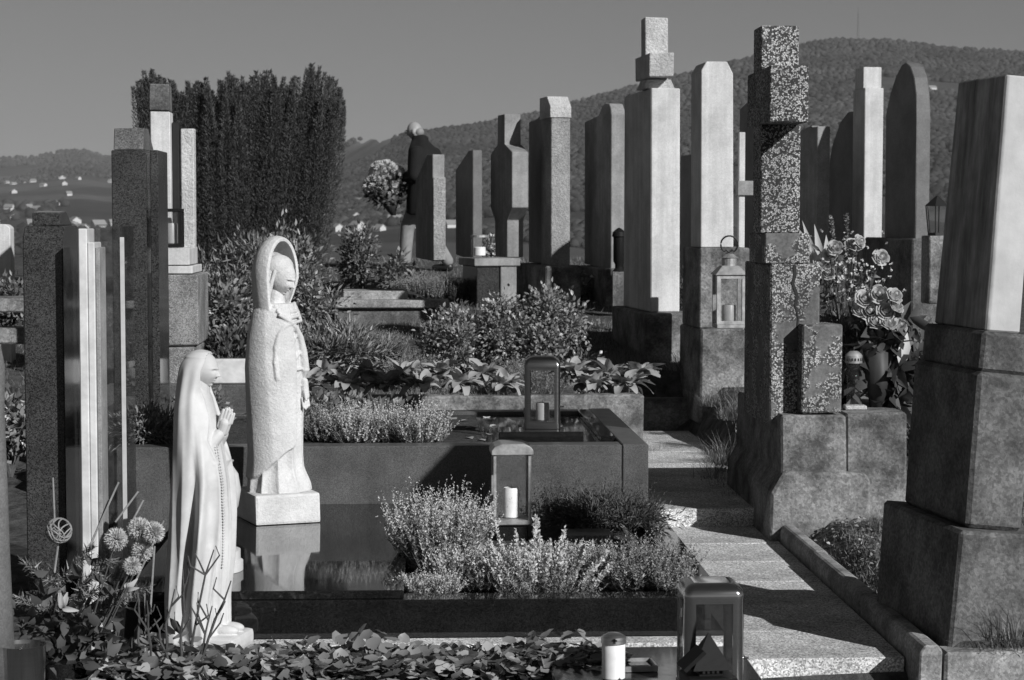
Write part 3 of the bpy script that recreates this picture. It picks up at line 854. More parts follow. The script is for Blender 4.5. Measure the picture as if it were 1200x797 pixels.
obj('dark_post', MB().box(.045, .085, .36, .44, ZL(290), ZL(140), .003), M['iron'], t)
obj('rough_pillar', uneven(MB().box(.095, .178, .40, .50, ZL(310), ZL(147), .006), .003), M['rough_white'], t)
# far left bits
d = 14.5
o = obj('small_pale_gravestone', MB().prism([(-.14, -.3), (.06, -.3), (.06, zat(267, d) - .45), (.03, zat(263, d) - .45), (-.14, zat(262, d) - .45)], 0, .15, 'y', .006), M['white_stone'], None, (at(2, 280, d).x, d, .45), (0, 0, .05))
tag(o, 'small pale gravestone cut by the left picture edge', 'gravestone')
for (px, py, dd, w, dp, lab) in ((8, 350, 12.5, .8, .5, 'flat pale grave slab at the left edge above the white blooms'), (10, 385, 11.2, .9, .3, 'low stone grave border at the left edge behind granite gravestone')):
    p = at(px, py, dd)
    o = obj('grave_slab', uneven(MB().box(-w / 2, w / 2 - .25, 0, dp, -.09, 0, .01)), M['conc'], None, p, (0, 0, R(3))); tag(o, lab, 'slab')
d = 6.3
t = thing('pale_figure_stone', 'pale smooth stone with curved edge cut by the left frame', 'gravestone', (at(-16, 500, d).x, d, -.05), 0)
rings = []
for py, rr in ((400, .03), (410, .05), (430, .06), (480, .056), (560, .062), (640, .066), (690, .07), (800, .08)):
    z = zat(py, d) + .05
    rings.append([(rr * math.cos(q) , rr * math.sin(q), z) for q in np.linspace(0, 2 * math.pi, 24, endpoint=False)])
obj('stone', MB().rings(rings[::-1]).sm(), M['grey_dark'], t)

# ------------------------------------------------------------------ graves: polished statue grave, raised bed, terraces
GA = R(2.4)
def gframe(px, py, z): return on(px, py, z)
ga = on(853, 700, .14)              # right front top corner of the statue grave
gt = thing('statue_grave', 'low polished black granite grave carrying the tall statue and heathers', 'grave', (ga.x, ga.y, 0), GA)
GW, GD = 2.25, 2.36
obj('front_border', MB().box(-GW, 0, 0, .13, -.2, .14, .004), M['granite_black'], gt)
obj('right_border', MB().box(-.13, -.001, .132, GD, -.2, .139, .004), M['granite_black'], gt)
obj('left_border', MB().box(-GW, -GW + .13, .132, GD, -.2, .139, .004), M['granite_black'], gt)
# cover plate under the tall statue
c0 = on(476, 690, .145); cxl = c0.x - ga.x
obj('cover_plate', MB().box(-GW + .13, cxl, .02, GD, .139, .172, .004), M['granite_black'], gt)
obj('bed_soil', MB().box(cxl + .003, -.132, .132, GD - .002, -.1, .10), M['soil'], gt)
o = obj('gravel_strip', uneven(MB().box(-GW + .4, .05, -.11, -.01, -.2, -.004, .003)), M['slab'], gt)
# raised bed
rb_ = on(760, 521, .45)
rt = thing('raised_grave_bed', 'raised grey granite grave bed with black polished rim behind the statue', 'grave', (rb_.x, rb_.y, 0), R(3))
RW, RD = 2.55, 1.85
obj('front_wall', MB().box(-RW, -.13, 0, .14, -.1, .45, .005), M['granite_bed'], rt)
obj('right_wall', MB().box(-.126, 0, .0, RD, -.1, .451, .005), M['granite_bed'], rt)
obj('back_wall', MB().box(-RW, -.13, RD - .12, RD, -.1, .447, .005), M['granite_bed'], rt)
obj('rim_plate', MB().box(-.78, -.131, .145, RD - .13, .1, .43, .003), M['granite_black'], rt)
obj('inner_rim', MB().box(-.20, -.132, .3, RD - .14, .431, .46, .003), M['granite_black'], rt)
obj('bed_soil', MB().box(-RW + .02, -.782, .141, RD - .125, -.1, .4285), M['soil'], rt)
lp = on(631, 512, .46)
ps_ = obj('polished_plinth', MB().box(-.20, .22, -.07, .17, 0, .055, .004), M['granite_black'], None, (lp.x, lp.y + .05, .432), (0, 0, R(3)))
tag(ps_, 'low polished black plinth under the steel lantern on the raised bed', 'plinth')
# terrace edge behind the raised bed (row of stone edging blocks)
te = on(756, 462, .47)
tt = thing('terrace_edge', 'rough concrete edging of the bed of woolly leaves', 'grave edging', (te.x, te.y, 0), R(3))
for i in range(4):
    obj('edging_block', uneven(MB().box(-.72 * (i + 1), -.72 * i - .01, random.uniform(0, .01), .13, -.1, .47 + random.uniform(-.01, .01), .012), .005), M['conc'], tt)
obj('edging_block', uneven(MB().box(-.13, -.005, .14, 1.2, -.1, .465, .012), .005), M['conc'], tt)
# far slab bench behind shrubs
sb = on(526, 352, .86)
sl = thing('ledger_slab', 'long flat grave slab on low wall behind the shrubs', 'grave slab', (sb.x, sb.y, 0), R(2))
obj('slab', uneven(MB().box(-.95, 0, 0, .5, .795, .86, .008)), M['kerb'], sl)
obj('slab_wall', MB().box(-.95, -.03, .05, .45, .4, .793), M['conc_dark'], sl)
s2 = on(478, 338, .95)
o = obj('far_grave_slab', uneven(MB().box(-.55, 0, 0, .6, -.4, 0, .01)), M['kerb'], None, (s2.x, s2.y, .93), (0, 0, R(5))); tag(o, 'flat pale slab at the feet of the walking man', 'slab')
# pale marble border strips seen left of the statue
mbp = at(238, 436, 11.4)
o = obj('marble_border', MB().box(0, .30, 0, .08, -.14, .0, .006), M['marble'], None, (mbp.x, mbp.y, zat(421, 11.4)), (0, 0, R(2))); tag(o, 'pale marble border strip behind the praying statue', 'grave border')
o = obj('low_granite_wall', MB().box(-.55, .35, .005, .12, -.5, -.145, .006), M['granite_bed'], None, (mbp.x, mbp.y, zat(421, 11.4)), (0, 0, R(2))); tag(o, 'low dark granite wall under the pale marble strip', 'wall')
# dark slab in the foreground
fs = on(846, 757, .05)
o = obj('foreground_slab', MB().box(-.62, .06, -1.0, 0, -.3, .05, .006), M['granite_dark'], None, (fs.x - .0, fs.y, 0), (0, 0, R(2.4))); tag(o, 'dark granite slab at bottom edge under the near lanterns', 'grave slab')
o = obj('front_grave_border', MB().box(-2.1, -.63, -.1, 0, -.3, .03, .006), M['granite_mid'], None, (fs.x, fs.y + .06, 0), (0, 0, R(2.4))); tag(o, 'low granite border between ivy and the polished grave', 'grave border')
o = obj('front_bed_soil', MB().box(-2.3, -.63, -1.2, -.11, -.3, -.005), M['soil'], None, (fs.x, fs.y + .06, 0), (0, 0, R(2.4)), kind='structure')
o['label'] = 'dark planted soil under the ivy'
tr_ = on(690, 634, .11)
o = obj('stone_tray', MB().box(-.1, .1, -.1, .1, -.05, .03, .004), M['granite_mid'], None, (tr_.x, tr_.y, .12), (0, 0, R(4))); tag(o, 'small square stone tray among the heathers', 'tray')

# ------------------------------------------------------------------ statues
def smooth_interp(zq, zs, vs):
    """smooth (Catmull-Rom like) interpolation"""
    zs, vs = np.asarray(zs, float), np.asarray(vs, float)
    fine = np.linspace(zs[0], zs[-1], 400); lin = np.interp(fine, zs, vs)
    k = np.hanning(27); k /= k.sum()
    pad = np.concatenate([np.full(13, lin[0]), lin, np.full(13, lin[-1])])
    return np.interp(zq, fine, np.convolve(pad, k, 'valid'))
def sstep(x, a, b):
    t = np.clip((x - a) / (b - a), 0, 1); return t * t * (3 - 2 * t)
def loft_closed(mb_, zs, fn, n=160):
    ph = np.linspace(0, 2 * math.pi, n, endpoint=False)
    mb_.rings([[tuple(p) for p in fn(z, ph)] for z in zs])
def face(mb_, c, r, yaw=0.0, tilt=0.0, slim=.80, k_=1.0, n=96, m=84):
    """one closed head surface: skull, brow, eye hollows with lids, nose, lips and chin; looks along +x, tilt down"""
    rot = Matrix.Rotation(yaw, 3, 'Z') @ Matrix.Rotation(tilt, 3, 'Y')
    G = lambda v, c0, s0: np.exp(-((v - c0) / s0) ** 2)
    rings = []
    for i in range(m + 1):
        t_ = math.pi * min(max(i / m, .004), .996)
        ph = np.linspace(0, 2 * math.pi, n, endpoint=False)
        x = .97 * math.sin(t_) * np.cos(ph); y = slim * math.sin(t_) * np.sin(ph); z = np.full(n, -1.16 * math.cos(t_)) + .04
        lowz = np.clip(-z / 1.16, 0, 1)
        y = y * (1 - .30 * lowz ** 1.4)
        x = np.where(x < 0, x * (1 - .42 * lowz ** 1.2), x * (1 - .08 * lowz ** 2))
        fr = np.clip(x / .45, 0, 1); fr = fr * fr * (3 - 2 * fr)
        ay = np.abs(y)
        nz = np.clip((.16 - z) / .44, 0, 1) * (1 - sstep(-z, .27, .37))
        dx = .25 * nz * G(y, 0, .085 + .035 * float(np.clip(-z[0] / .3, 0, 1)))
        dx += .07 * G(ay, .10, .07) * G(z, -.27, .07)
        dx += .07 * G(z, .21, .07) * G(y, 0, .5) - .20 * G(ay, .30, .15) * G(z, .07, .10) + .10 * G(ay, .30, .11) * G(z, .03, .045)
        dx += .05 * G(ay, .36, .2) * G(z, -.30, .2)
        dx += .065 * G(y, 0, .19) * G(z, -.55, .045) + .07 * G(y, 0, .16) * G(z, -.665, .05) - .03 * G(y, 0, .22) * G(z, -.605, .02)
        dx += -.04 * G(y, 0, .25) * G(z, -.78, .06) + .12 * G(y, 0, .22) * G(z, -.95, .14) - .03 * G(y, 0, .12) * G(z, -.44, .05)
        x = x + dx * fr * k_
        rings.append([Vector(c) + rot @ (Vector((float(x[k]), float(y[k]), float(z[k]))) * r) for k in range(n)])
    mb_.rings(rings)
def praying_hands(mb_, w, dirv, s=1.0):
    w = Vector(w); dv = Vector(dirv).normalized(); fw = Vector((dv.z, 0, -dv.x))
    for sd in (-1, 1):
        y = Vector((0, sd * .0115 * s, 0))
        mb_.cap(w + y, w + y + dv * .035 * s, .017 * s, .019 * s)
        for k, (o_, L_) in enumerate(((-.017, .042), (-.006, .05), (.005, .047), (.016, .036))):
            b0 = w + y + dv * .04 * s + fw * o_ * s
            mb_.cap(b0, b0 + dv * L_ * s + fw * o_ * .1, .0078 * s, .0055 * s, 8)
        mb_.cap(w + y + dv * .018 * s - fw * .018 * s, w + y * .6 + dv * .058 * s - fw * .024 * s, .008 * s, .006 * s, 8)

# praying figure, seen in profile, looking right
sp = on(240, 760, .0)
st = thing('praying_statue', 'smooth white veiled statue in profile with praying hands', 'statue', (sp.x, sp.y, .0), R(-12))
zs_ = [.02, .08, .187, .337, .488, .61, .73, .82, .875, .91, .955, 1.015, 1.05, 1.068, 1.075]
xl = [-.128, -.13, -.128, -.12, -.113, -.107, -.102, -.098, -.096, -.093, -.09, -.082, -.062, -.04, -.015]
xr = [.095, .092, .088, .102, .106, .10, .078, .060, .045, .036, .038, .047, .044, .034, .004]
ry = [.115, .118, .115, .115, .118, .120, .118, .108, .094, .080, .068, .062, .048, .030, .004]
def ridge(x): return (1 - np.abs(np.sin(x))) ** 1.3
def robe(z, ph):
    a, b, c = (float(smooth_interp(z, zs_, q)) if z < 1.05 else float(np.interp(z, zs_, q)) for q in (xl, xr, ry))
    cx, rx = (a + b) / 2, (b - a) / 2
    w = (ph + math.pi) % (2 * math.pi) - math.pi            # 0 = front
    aw = np.abs(w)
    low = float(sstep(.95 - z, 0, .7))
    opening = float(np.interp(z, [0, .3, .55, .68, .76, .84, .90, .94, 1.0, 1.05, 1.07], [.95, .72, .55, .50, .75, .52, .60, .85, .98, .72, .3]))
    man = sstep(aw, opening - .03, opening + .035)
    f = .90 + man * (.10 + .10 * low)
    # rolled hem along the mantle edge
    f += .05 * np.exp(-((aw - opening - .07) / .05) ** 2) * (.4 + low)
    # long pleats of the mantle, sharp ridges and wide valleys, splaying towards the ground
    f += man * low * (.16 * ridge(3.1 * w + .9 * z + .35) + .10 * ridge(5.3 * w - 1.6 * z + 1.2) - .10)
    f += man * .05 * np.sin(5 * w + 7 * z) * low
    # great fold dragged up by the forearm
    f += man * .26 * np.exp(-((aw - 1.25 + .75 * (z - .42)) / .13) ** 2) * math.exp(-((z - .45) / .24) ** 2)
    f -= man * .27 * np.exp(-((aw - 1.58 + .85 * (z - .42)) / .14) ** 2) * math.exp(-((z - .40) / .26) ** 2)
    # straight pleats of the dress in front
    f += (1 - man) * low * (.11 * ridge(9.5 * w + .5 + .5 * math.sin(4 * z)) - .04)
    if z > .90: f -= (1 - man) * .35 * float(sstep(z, .90, .96)) * float(1 - sstep(z, 1.045, 1.066))
    # veil falling over the temples: shallow pleats
    f += man * .035 * np.sin(9 * aw + 3 * z) * float(sstep(1.06 - z, 0, .1)) * float(sstep(z, .62, .95))
    return np.stack([cx + rx * np.cos(w) * f, c * np.sin(w) * f, np.full(len(ph), z)], -1)
b_ = MB()
loft_closed(b_, np.concatenate([np.linspace(.035, 1.05, 190), [1.058, 1.066, 1.072, 1.075]]), robe, 240)
b_.cap((-.012, 0, .88), (-.004, 0, .97), .040, .032)
for s in (-1, 1):
    b_.cap((.0, s * .06, .69), (.066, s * .022, .772), .036, .022)
    b_.tube([(.03, s * .06, .715), (.058, s * .058, .67), (.062, s * .056, .60), (.055, s * .055, .54)], [.030, .026, .018, .005], 14)     # sleeve falling from the wrist
b_.box(-.14, .150, -.115, .115, 0, .062, .02, 2)
for s in (-1, 1): b_.ell((.09, s * .03, .075), (.05, .024, .02))
obj('figure', remesh(b_, 'figure', .0028, 3, .45), M['plaster'], st)
hd = MB()
face(hd, (.006, 0, 1.0), .0545, 0, R(5), .78, 1.1)
hd.cap((-.01, 0, .90), (-.004, 0, .965), .034, .030)
obj('head', hd.sm(), M['plaster'], st)
hb = MB()
praying_hands(hb, (.076, 0, .782), (.30, 0, .95), .95)
obj('hands', remesh(hb, 'hands', .0016, 2, .4), M['plaster'], st)
ro = MB()
for s in (-1, 1):
    for k in range(46):
        z = .765 - k * .0102
        w = -.36 - .065 * s - .012 * math.sin(k * .3)
        q = robe(z, np.array([w]))[0]
        ro.ell((q[0] + .003, q[1] - .003, z), (.0036, .0036, .0036), 8, 5)
obj('rosary', ro.sm(), M['plaster'], st)

# white urn on the polished plate, mostly hidden by the praying figure
uq = on(239, 672, .172); uk = 7.75 / F
ur = thing('white_urn', 'white round stone urn half hidden behind the praying statue', 'urn', (uq.x, 7.78, .173))
obj('foot', auto_smooth(MB().lathe([(43 * uk, 0), (43 * uk, 11 * uk), (40 * uk, 12 * uk), (40 * uk, 24 * uk), (36 * uk, 25 * uk)], 32).mesh('foot')), M['plaster'], ur)
obj('bowl', auto_smooth(MB().lathe([(16 * uk, 25 * uk), (14 * uk, 45 * uk), (26 * uk, 58 * uk), (38 * uk, 76 * uk), (41 * uk, 95 * uk), (38 * uk, 114 * uk), (30 * uk, 126 * uk), (33 * uk, 130 * uk), (24 * uk, 130 * uk)], 32).mesh('bowl'), 50), M['plaster'], ur)

# tall hooded figure, three-quarter view
bp = on(322, 612, .172)
bs = thing('hooded_statue', 'tall pale carved statue with arched hood on the polished grave', 'statue', (bp.x, bp.y + .1, .172), 0)
fig_rot = R(-34)
zs2 = [.10, .17, .233, .30, .388, .543, .698, .814, .89, .95, .99]
r2 = [.142, .137, .130, .126, .127, .132, .136, .127, .114, .102, .088]
def cloak(z, ph):
    w = (ph + math.pi) % (2 * math.pi) - math.pi
    rr = float(np.interp(z, zs2, r2)) if z > .95 else float(smooth_interp(z, zs2, r2))
    # hem of the cloak: low at the statue's right (towards the camera), rising to the front
    hem = .19 + .15 * sstep(w, R(-115), R(5))
    closed = sstep(z - hem, -.004, .008)
    edge = R(-16) + .25 * math.sin(3.2 * z) + (.5 * max(0, z - .7))
    front = sstep(w, edge - .03, edge + .05) * (1 - sstep(w, R(62), R(72)))
    cl = closed * (1 - front)
    f = .94 + .12 * cl
    lowf = float(sstep(.9 - z, 0, .6))
    # broad chiselled planes on the cloak
    f += cl * .05 * (ridge(1.5 * w + .55) - .4) + cl * .02 * ridge(4.0 * w + 2.2 * z)
    inner = (1 - cl)
    f += inner * lowf * (.13 * ridge(5.5 * w + .8 + .5 * math.sin(3 * z)) - .05)
    f += inner * .12 * sstep(.25 - z, 0, .11) * (1 + .7 * np.cos(w - R(40)))
    return np.stack([rr * f * np.cos(w) * .93, rr * f * np.sin(w), np.full(len(ph), z)], -1)
b_ = MB()
loft_closed(b_, np.linspace(.128, .985, 150), cloak, 200)
# hood: thick open arch round the head, its legs running straight down into the shoulders
def bowl(rx, ryy, rz, th, c):
    out = []
    for k in np.linspace(0, 2 * math.pi, 72, endpoint=False):
        ck, sk = math.cos(k), math.sin(k)
        if sk >= 0: y, z = ryy * ck, rz * sk
        elif ck > 0: y, z = ryy * ck ** .45 * (1 - .42 * abs(sk)), .13 * sk
        else: y, z = ryy * math.copysign(abs(ck) ** .35, ck) * (1 - .10 * abs(sk)), .25 * sk
        out.append((c[0] - rx * math.cos(th), c[1] + y * math.sin(th), c[2] + z * (math.sin(th) if sk >= 0 else math.sin(th) ** .5)))
    return out
rings = []
for th in np.linspace(.03, math.pi / 2 + .30, 18): rings.append(bowl(.118, .116, .190, th, (.010, 0, 1.10)))
for th in np.linspace(math.pi / 2 + .30, .03, 18): rings.append(bowl(.096, .097, .172, th, (.016, 0, 1.10)))
b_.rings(rings)
b_.cap((-.005, 0, .94), (.006, 0, 1.03), .046, .036)
b_.ell((-.010, 0, .925), (.085, .112, .06), 24, 12)                                    # shoulders
for k in range(3):                                                                     # folds of the collar
    b_.tube([(.055 + .016 * k, -.075 - .004 * k, .975 - .018 * k), (.088 + .013 * k, -.02, .945 - .024 * k), (.082 + .013 * k, .045, .95 - .022 * k), (.04 + .01 * k, .08, .985 - .018 * k)], .009, 10)
def skin(wd, z, k=1.0):
    rr = float(smooth_interp(z, zs2, r2)) * k
    return Vector((rr * math.cos(R(wd)) * .93, rr * math.sin(R(wd)), z))
arch_ = [(-46, .655), (-49, .72), (-48, .79), (-41, .845), (-28, .885), (-12, .895), (4, .875), (15, .83), (22, .76), (25, .68), (24, .61)]
ap = [skin(w_, z_, 1.03) for w_, z_ in arch_]
b_.tube(ap, [.012, .013, .013, .012, .012, .012, .013, .016, .020, .023, .022], 14)
b_.ell(skin(-46, .655, 1.0), (.013, .013, .017))
# sleeve folds crossing inside the arch
for w0, z0, w1, z1 in ((-42, .735, 6, .845), (-36, .80, -2, .872), (-39, .70, 14, .765)):
    b_.tube([skin(w0, z0, .97), skin((w0 + w1) / 2, (z0 + z1) / 2 - .008, 1.005), skin(w1, z1, .97)], [.008, .011, .008], 10)
b_.tube([skin(-40, .69, .99), skin(-14, .685, 1.01), skin(14, .69, .99)], .007, 10)
obj('figure', remesh(b_, 'figure', .0034, 2, .4), M['carved'], bs, (0, 0, 0), (0, 0, fig_rot))
hd = MB()
face(hd, (.030, .004, 1.098), .067, R(10), R(20), .80, 1.1)
hd.ell((.012, .004, 1.142), (.072, .068, .062), 28, 16, Matrix.Rotation(R(-18), 3, 'Y'))                                 # hair
for s in (-1, 1):
    for k in range(4):
        hd.tube([(.052 - .018 * k, s * (.012 + .012 * k), 1.190 - .004 * k), (.040 - .02 * k, s * (.052 + .004 * k), 1.13), (.014 - .015 * k, s * (.058 + .006 * k), 1.05), (-.01 - .01 * k, s * (.06 + .008 * k), .97)], [.006, .010, .012, .016], 10)
hd.cap((-.005, 0, .95), (.006, 0, 1.04), .038, .034)
obj('head', hd.sm(), M['carved'], bs, (0, 0, 0), (0, 0, fig_rot))
# left hand hanging open below the sleeve
hb = MB()
hb_ = skin(24, .60, 1.03)
hb.cap(hb_ + Vector((0, 0, .03)), hb_ + Vector((.006, 0, -.035)), .018, .02)
for k in range(4): hb.cap(hb_ + Vector((.004, -.018 + .012 * k, -.045)), hb_ + Vector((.014, -.02 + .012 * k, -.092 + .006 * abs(k - 1))), .0072, .006, 8)
hb.cap(hb_ + Vector((.016, -.016, -.012)), hb_ + Vector((.03, -.022, -.05)), .008, .006, 8)
obj('hand', remesh(hb, 'hand', .002, 2, .4), M['carved'], bs, (0, 0, 0), (0, 0, fig_rot))
bb = MB().box(-.15, .15, -.18, .18, 0, .135, .012, 2)
obj('base_block', uneven(bb, .003), M['carved'], bs, (0, 0, 0), (0, 0, R(22)))

# ------------------------------------------------------------------ walking man
d = 23.4
mz = float(gz(at(490, 300, d).x, d))
mp = at(496, 300, d)
man = thing('person', 'man in a dark coat walking left, carrying white flowers', 'person', (mp.x, d, mz), R(156))   # local +x = walking direction
b_ = MB()
hz_ = 1.66
face(b_, (.105, 0, 1.622), .091, R(22), R(14), .80, 1.3)
for s in (-1, 1):
    b_.ell((.085, s * .078, 1.605), (.022, .012, .034), 12, 8)
b_.cap((.0, 0, 1.42), (.08, 0, 1.57), .064, .058)
b_.cap((-.03, 0, 1.0), (-.03, 0, 1.32), .12, .13)
b_.ell((-.03, 0, 1.36), (.09, .15, .06))
for s in (-1, 1):
    b_.cap((-.03, s * .18, 1.34), (-.05 + (.02), s * .24, 1.12), .045, .042)
    b_.cap((-.03, s * .24, 1.12), (.2, s * .12, 1.08), .042, .032)
    b_.cap((.2, s * .12, 1.08), (.27, s * .09, 1.09), .026, .03)
    for k in range(4): b_.cap((.28, s * (.08 - .018 * k * 0) + .0, 1.115 - .02 * k), (.34, s * .04, 1.12 - .02 * k), .0095, .008, 8)
    b_.cap((.26, s * .08, 1.12), (.31, s * .05, 1.145), .011, .009, 8)
for s, kx, ax, tx in ((1, .16, .20, .1), (-1, -.02, -.26, .06)):
    b_.cap((-.02, s * .09, .92), (kx, s * .09, .50), .085, .06)
    b_.cap((kx, s * .09, .50), (ax, s * .09, .09), .055, .036)
    b_.cap((ax - .03, s * .09, .045), (ax + .17, s * .1, .035), .042, .03)
obj('body', remesh(b_, 'body', .011, 3, .5), M['skin'], man)
co = MB()
rg = []
for z, cx, rx, ryy in ((.66, -.04, .215, .285), (.8, -.04, .21, .285), (1.0, -.04, .20, .27), (1.15, -.04, .20, .275), (1.3, -.035, .19, .285), (1.39, -.02, .165, .265), (1.46, .01, .125, .18), (1.52, .035, .095, .105), (1.57, .03, .085, .09)):
    rg.append([(cx + rx * math.cos(q) * (1 + .03 * math.sin(5 * q + 6 * z)), ryy * math.sin(q) * (1 + .02 * math.sin(7 * q)), z + .015 * math.sin(3 * q)) for q in np.linspace(0, 2 * math.pi, 40, endpoint=False)])
co.rings(rg)
for s in (-1, 1):
    co.cap((-.03, s * .235, 1.36), (-.035, s * .29, 1.10), .085, .075); co.cap((-.035, s * .29, 1.10), (.19, s * .135, 1.085), .072, .056)
obj('coat', remesh(co, 'coat', .014, 3, .5), M['coat'], man)
tr = MB()
for s, kx, ax in ((1, .16, .20), (-1, -.02, -.26)):
    tr.cap((-.02, s * .09, .92), (kx, s * .09, .50), .105, .085); tr.cap((kx, s * .09, .50), (ax - .01, s * .09, .12), .082, .07)
obj('trousers', remesh(tr, 'trousers', .014, 3, .5), M['trouser'], man)
for s, ax in ((1, .2), (-1, -.26)):
    sh_ = MB().cap((ax - .03, s * .09, .05), (ax + .16, s * .1, .04), .05, .036)
    obj('shoe', sh_.sm(), M['shoe'], man)
hr_ = MB()
hr_.ell((.060, -.016, 1.608), (.060, .080, .062), 24, 14, Matrix.Rotation(R(22), 3, 'Z'))
obj('hair', hr_.sm(), M['hair'], man)
gl_ = MB()
for s in (-1, 1):
    gl_.tube([(.195, s * .055, 1.625), (.09, s * .08, 1.63)], .003, 6)
    gl_.tube([(.2 + .002 * math.cos(q), s * .035 + .025 * math.cos(q), 1.615 + .02 * math.sin(q)) for q in np.linspace(0, 6.3, 14)], .003, 5)
obj('spectacles', gl_, M['iron'], man)
# bouquet in his arms
bq = at(451, 214, d)
bo = thing('white_bouquet', 'large bunch of white chrysanthemums in dark wrapping held by the man', 'bouquet', (bq.x, d - .06, bq.z), 0)
P = unit(420); P = P[P[:, 2] > -.5]
P = P * np.array([.19, .2, .22]) * (1 + .18 * np.sin(5 * P[:, :1]) * np.cos(4 * P[:, 2:3] + 1))
parts = []
for k in range(9):
    q = unit(len(P)) * .5 + P / .2
    parts.append(scatter(KITE, P * (1 + .02 * k / 9), q, None, .05, .02))
obj('blossoms', mesh_np('blossoms', *merge(parts)), M['petal'], bo)
P = unit(260) * np.array([.21, .21, .16]) + np.array([.03, 0, -.12])
obj('foliage', mesh_np('foliage', *scatter(KITE, P, unit(260) + np.array([-.3, 0, .2]), None, .1, .04)), M['lf_dark'], bo)
obj('wrapping', MB().rings([[(.10 + .0 + .03 * math.cos(q), .03 * math.sin(q), -.38) for q in np.linspace(0, 6.28, 14, endpoint=False)], [(.02 + .16 * math.cos(q), .16 * math.sin(q), -.10 + .03 * math.sin(4 * q)) for q in np.linspace(0, 6.28, 14, endpoint=False)]]).sm(), M['paper'], bo)

# ------------------------------------------------------------------ lanterns and candles
def candle(px_loc, h, r, label, lid=False, mat='wax', name='candle', group=None):
    t = thing(name, label, 'candle', px_loc, 0, group)
    b_ = MB().lathe([(r * .9, 0), (r, .004), (r, h * .93), (r * .9, h), (r * .45, h - .004), (.001, h - .006)], 24)
    obj('body', auto_smooth(b_.mesh('body')), M[mat], t)
    if lid:
        obj('lid', auto_smooth(MB().lathe([(r * 1.08, h * .86), (r * 1.08, h), (r * 1.0, h * 1.03), (r * .55, h * 1.10), (.001, h * 1.11)], 24).mesh('lid')), M['tin'], t)
    else:
        obj('wick', MB().tube([(0, 0, h - .008), (.001, 0, h + .014)], .0012, 5), M['iron'], t)
    return t
def dome_profile(w, h, rad, n=7):
    """half outline (x,z) of a box with rounded top corners"""
    pts = [(-w, 0), (-w, h - rad)]
    for i in range(1, n + 1):
        q = math.pi / 2 * i / n; pts.append((-w + rad - rad * math.cos(q), h - rad + rad * math.sin(q)))
    return pts + [(-x, z) for x, z in reversed(pts)]
def rrect(hx, hy, r, z, n=6):
    """rounded rectangle ring"""
    out = []
    for cx, cy, a0 in ((hx - r, hy - r, 0), (-hx + r, hy - r, 90), (-hx + r, -hy + r, 180), (hx - r, -hy + r, 270)):
        for i in range(n + 1):
            q = R(a0 + 90 * i / n); out.append((cx + r * math.cos(q), cy + r * math.sin(q), z))
    return out
def steel_lantern(name, label, loc, w, h, rz, mat, rad=.04, base=.03, door=.02, knob=True, rc=.03):
    """bent-sheet lantern: tray, four rounded corner posts, rails, panes all round and a domed roof"""
    t = thing(name, label, 'lantern', loc, rz)
    hw = w / 2
    obj('base', auto_smooth(MB().rings([rrect(hw * 1.02, hw * 1.02, rc, 0), rrect(hw * 1.02, hw * 1.02, rc, base)]).mesh('base')), mat, t)
    zt_ = h - rad
    for sx in (-1, 1):
        for sy in (-1, 1):
            arc_o = [(sx * (hw - rc + rc * math.cos(R(q))), sy * (hw - rc + rc * math.sin(R(q)))) for q in np.linspace(0, 90, 9)]
            e = .010
            prof = [(sx * hw, sy * (hw - rc - e))] + arc_o + [(sx * (hw - rc - e), sy * hw)] + [(sx * (hw - rc - e), sy * (hw - .006)), (sx * (hw - .006), sy * (hw - rc - e))]
            obj('corner_post', auto_smooth(MB().prism(prof, base, zt_, 'z').mesh('corner_post'), 40), mat, t)
    dome = [rrect(hw * 1.015, hw * 1.015, rc, zt_)]
    for i in range(0, 8):
        q = math.pi / 2 * i / 7; k_ = 1 - (1 - math.cos(q)) * rad * .95 / hw
        dome.append(rrect(hw * 1.015 * k_, hw * 1.015 * k_, max(rc * k_, .005), zt_ + .008 + (rad - .008) * math.sin(q)))
    obj('roof', auto_smooth(MB().rings(dome).mesh('roof'), 50), mat, t)
    g0 = hw - rc - .010
    for s in (-1, 1):
        obj('top_rail', MB().box(-g0, g0, s * (hw - .004) - .003, s * (hw - .004) + .003, zt_ - door, zt_ - .0005), mat, t)
        obj('bottom_rail', MB().box(-g0, g0, s * (hw - .004) - .003, s * (hw - .004) + .003, base + .0005, base + door * .7), mat, t)
        obj('side_rail', MB().box(s * (hw - .004) - .003, s * (hw - .004) + .003, -g0, g0, zt_ - door, zt_ - .0005), mat, t)
        obj('side_pane', MB().box(s * (hw - .006) - .001, s * (hw - .006) + .001, -g0, g0, base, zt_ - door), M['glass'], t)
        obj('front_pane' if s < 0 else 'back_pane', MB().box(-g0, g0, s * (hw - .006) - .001, s * (hw - .006) + .001, base + door * .7, zt_ - door), M['glass'], t)
    if knob: obj('knob', MB().tube([(hw, -hw * .5, h * .3), (hw + .02, -hw * .5, h * .3)], .004, 8), mat, [x for x in t.children if x.name.startswith('corner_post')][2])
    for zc in (base + .05, zt_ - .06): obj('hinge', MB().tube([(-hw - .001, -hw + rc + .004, zc), (-hw - .001, -hw + rc + .004, zc + .028)], .0045, 8), mat, [x for x in t.children if x.name.startswith('corner_post')][0])
    return t
nl = on(834, 812, .05)
near = steel_lantern('steel_lantern', 'large brushed steel lantern with rounded top at the bottom edge', (nl.x, nl.y + .07, .052), .192, .345, R(3), M['steel'], .045, .02, .016, True, .028)
candle((nl.x, nl.y + .07, .075), .10, .032, 'grey candle inside the large steel lantern at the bottom edge', False, 'wax_grey')
ul = on(636, 503, .487)
steel_lantern('arched_lantern', 'metal lantern with domed roof on the plinth of the raised bed', (ul.x, ul.y + .09, .489), .178, .36, R(-2), M['pewter'], .055, .025, .014, True, .018)
